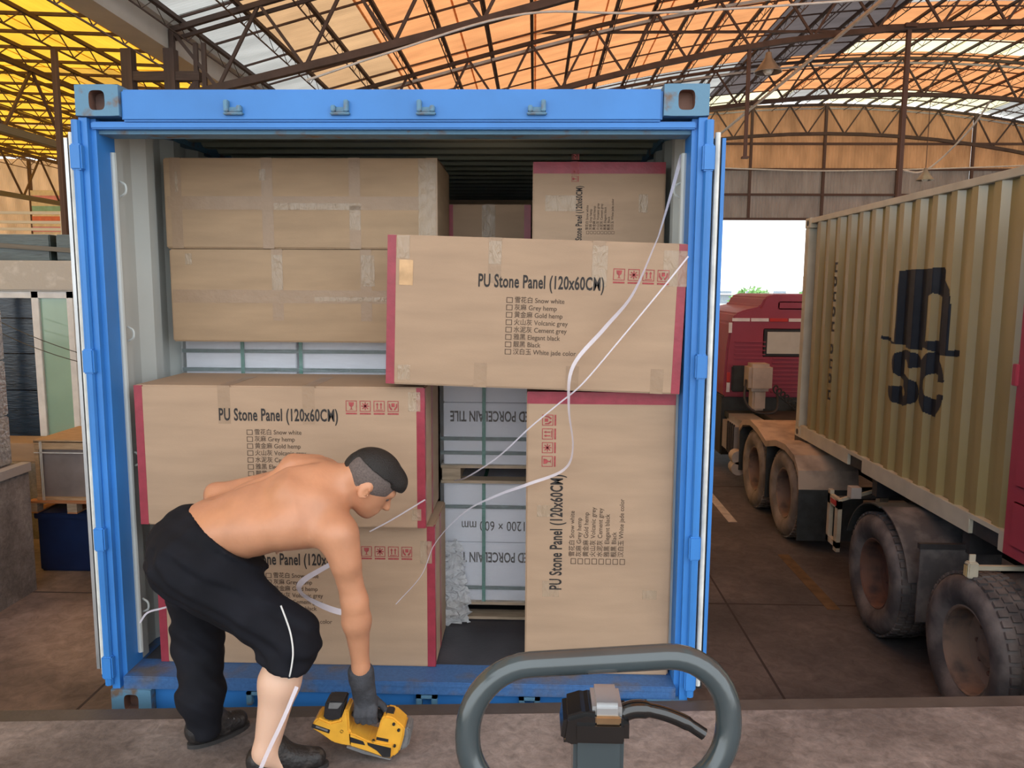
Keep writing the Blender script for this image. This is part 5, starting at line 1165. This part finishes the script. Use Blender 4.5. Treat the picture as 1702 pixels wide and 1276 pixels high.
# ------------------------------------------------------------------ pallet jack in the foreground
pj = thing('pallet_jack', 'grey steel loop handle of a pallet jack with black lever, in the foreground', 'pallet jack', (.663, -2.03, DK))
def loop(cx, cz, hw, hh, rc_, skew, n=10):
    pts = []
    for (sx, sz, a0) in ((1, 1, 0), (-1, 1, 90), (-1, -1, 180), (1, -1, 270)):
        for k in range(n+1):
            a = math.radians(a0+90*k/n); x = sx*(hw-rc_)+rc_*math.cos(a); z = sz*(hh-rc_)+rc_*math.sin(a); pts.append((cx+x, 0, cz+z+skew*x))
    return pts
lean = 0.18
lp_ = [(x, (z-1.1)*lean, z) for x, y_, z in loop(0, 1.068, .188, .094, .090, .075)]
MB().tube(lp_, .0185, 16, closed=True).build('handle_loop', 'jack_grey', pj, smooth=True)
MB().prism([(-.036, -.03), (.036, -.03), (.036, .03), (-.036, .03)], 'z', .985, 1.075).build('handle_stem_top', 'jack_grey', pj, bevel=.006)
MB().tube([(0, .0, .985), (0, .02, .30)], .022, 12).build('handle_stem', 'jack_grey', pj, smooth=True)
MB().box(-.040, .042, -.04, .04, 1.060, 1.098).build('lever_housing', 'jack_black', pj, bevel=.008)
MB().prism([(-.055, 1.062), (-.05, 1.098), (-.02, 1.108), (.0, 1.105), (.0, 1.060), (-.045, 1.055)], 'y', -.035, .035).build('lever_cheek', 'jack_black', pj, bevel=.008)
MB().box(-.010, .032, -.032, .032, 1.092, 1.118).build('lever_cap', 'alu', pj, bevel=.006); MB().box(-.006, .030, -.036, -.030, 1.090, 1.102).build('lever_cap_band', 'brass_worn', pj, bevel=.002)
MB().tube(curve_pts([(.02, -.01, 1.085), (.05, -.01, 1.100), (.085, -.012, 1.098), (.12, -.014, 1.086), (.150, -.016, 1.068)], 6), [.013]*10+[.0105]*10+[.009]*5, 10).build('control_lever', 'jack_black', pj, smooth=True)
MB().tube([(-.12, -.02, .985), (-.05, -.01, .972), (.05, -.01, .972), (.12, -.02, .985)], .012, 10).build('cross_brace', 'jack_grey', pj, smooth=True)
MB().box(-.09, .09, -.09, .11, .16, .32).build('pump_body', 'jack_grey', pj, bevel=.012)
for x in (-.06, .06): MB().lathe([(.001, -.025), (.08, -.025), (.09, -.015), (.09, .015), (.08, .025), (.001, .025)], 24, 'x', (x, .02, .09)).build('steer_wheel', 'rubber', pj, smooth=True)
for x in (-.19, .19): MB().box(x-.08, x+.08, -1.25, -.05, .06, .12).build('fork', 'jack_grey', pj, bevel=.01); MB().lathe([(.001, -.04), (.04, -.04), (.04, .04), (.001, .04)], 16, 'x', (x, -1.1, .04)).build('load_roller', 'rubber', pj, smooth=True)
MB().box(-.27, .27, -.10, -.02, .06, .30).build('fork_frame', 'jack_grey', pj, bevel=.01)

# ------------------------------------------------------------------ outside, seen through the far doorway
def building(label, x0, x1, y, h, d=9):
    t = thing('low_building', label, 'building', (x0, y, G-.02)); w = x1-x0
    MB().box(0, w, 0, d, 0, h).build('wall_block', 'far_wall', t); MB().prism([(-.5, h), (d+.5, h), (d/2, h+1.4)], 'x', -.4, w+.4).build('roof', 'far_roof', t)
    n = int(w/3)
    for i in range(n): MB().box(1+i*3, 2.4+i*3, -.04, .0, 1.2, 2.6).build('window', 'far_glass', t)
    return t
building('long pale building far outside the doorway', 14, 34, 85, 2.2); building('second pale building farther outside, at right', 36, 58, 95, 3.5)
LEAF = MB()
def tree(label, x, y, h, r):
    t = thing('tree', label, 'tree', (x, y, G-.02), group='trees outside the doorway'); rr = random.Random(int(x*10))
    MB().tube([(0, 0, 0), (.1, 0, h*.5), (0, .1, h*.75)], [.16, .11, .06], 8).build('trunk', 'bark', t)
    m = MB()
    for k in range(700):
        a, b, c = rr.gauss(0, 1), rr.gauss(0, 1), rr.gauss(0, 1); L = (a*a+b*b+c*c)**.5; q = r*rr.random()**.35
        p = Vector((a/L*q, b/L*q, h*.75+c/L*q*.8)); u = Vector((rr.gauss(0, 1), rr.gauss(0, 1), rr.gauss(0, 1))).normalized()*.22; v = u.orthogonal().normalized()*.13
        o = len(m.v); m.v += [tuple(p-u), tuple(p+v), tuple(p+u), tuple(p-v)]; m.f.append((o, o+1, o+2, o+3))
    tag(m.build('foliage', 'leaf', t), kind='stuff'); return t
tree('green tree outside, right above the red cab roof', 22.5, 58, 3.4, 1.5); tree('slightly taller green tree outside, second from the yellow container', 25.6, 60, 3.8, 1.6); tree('low green tree outside by the container door edge', 16.5, 55, 2.2, 1.7)
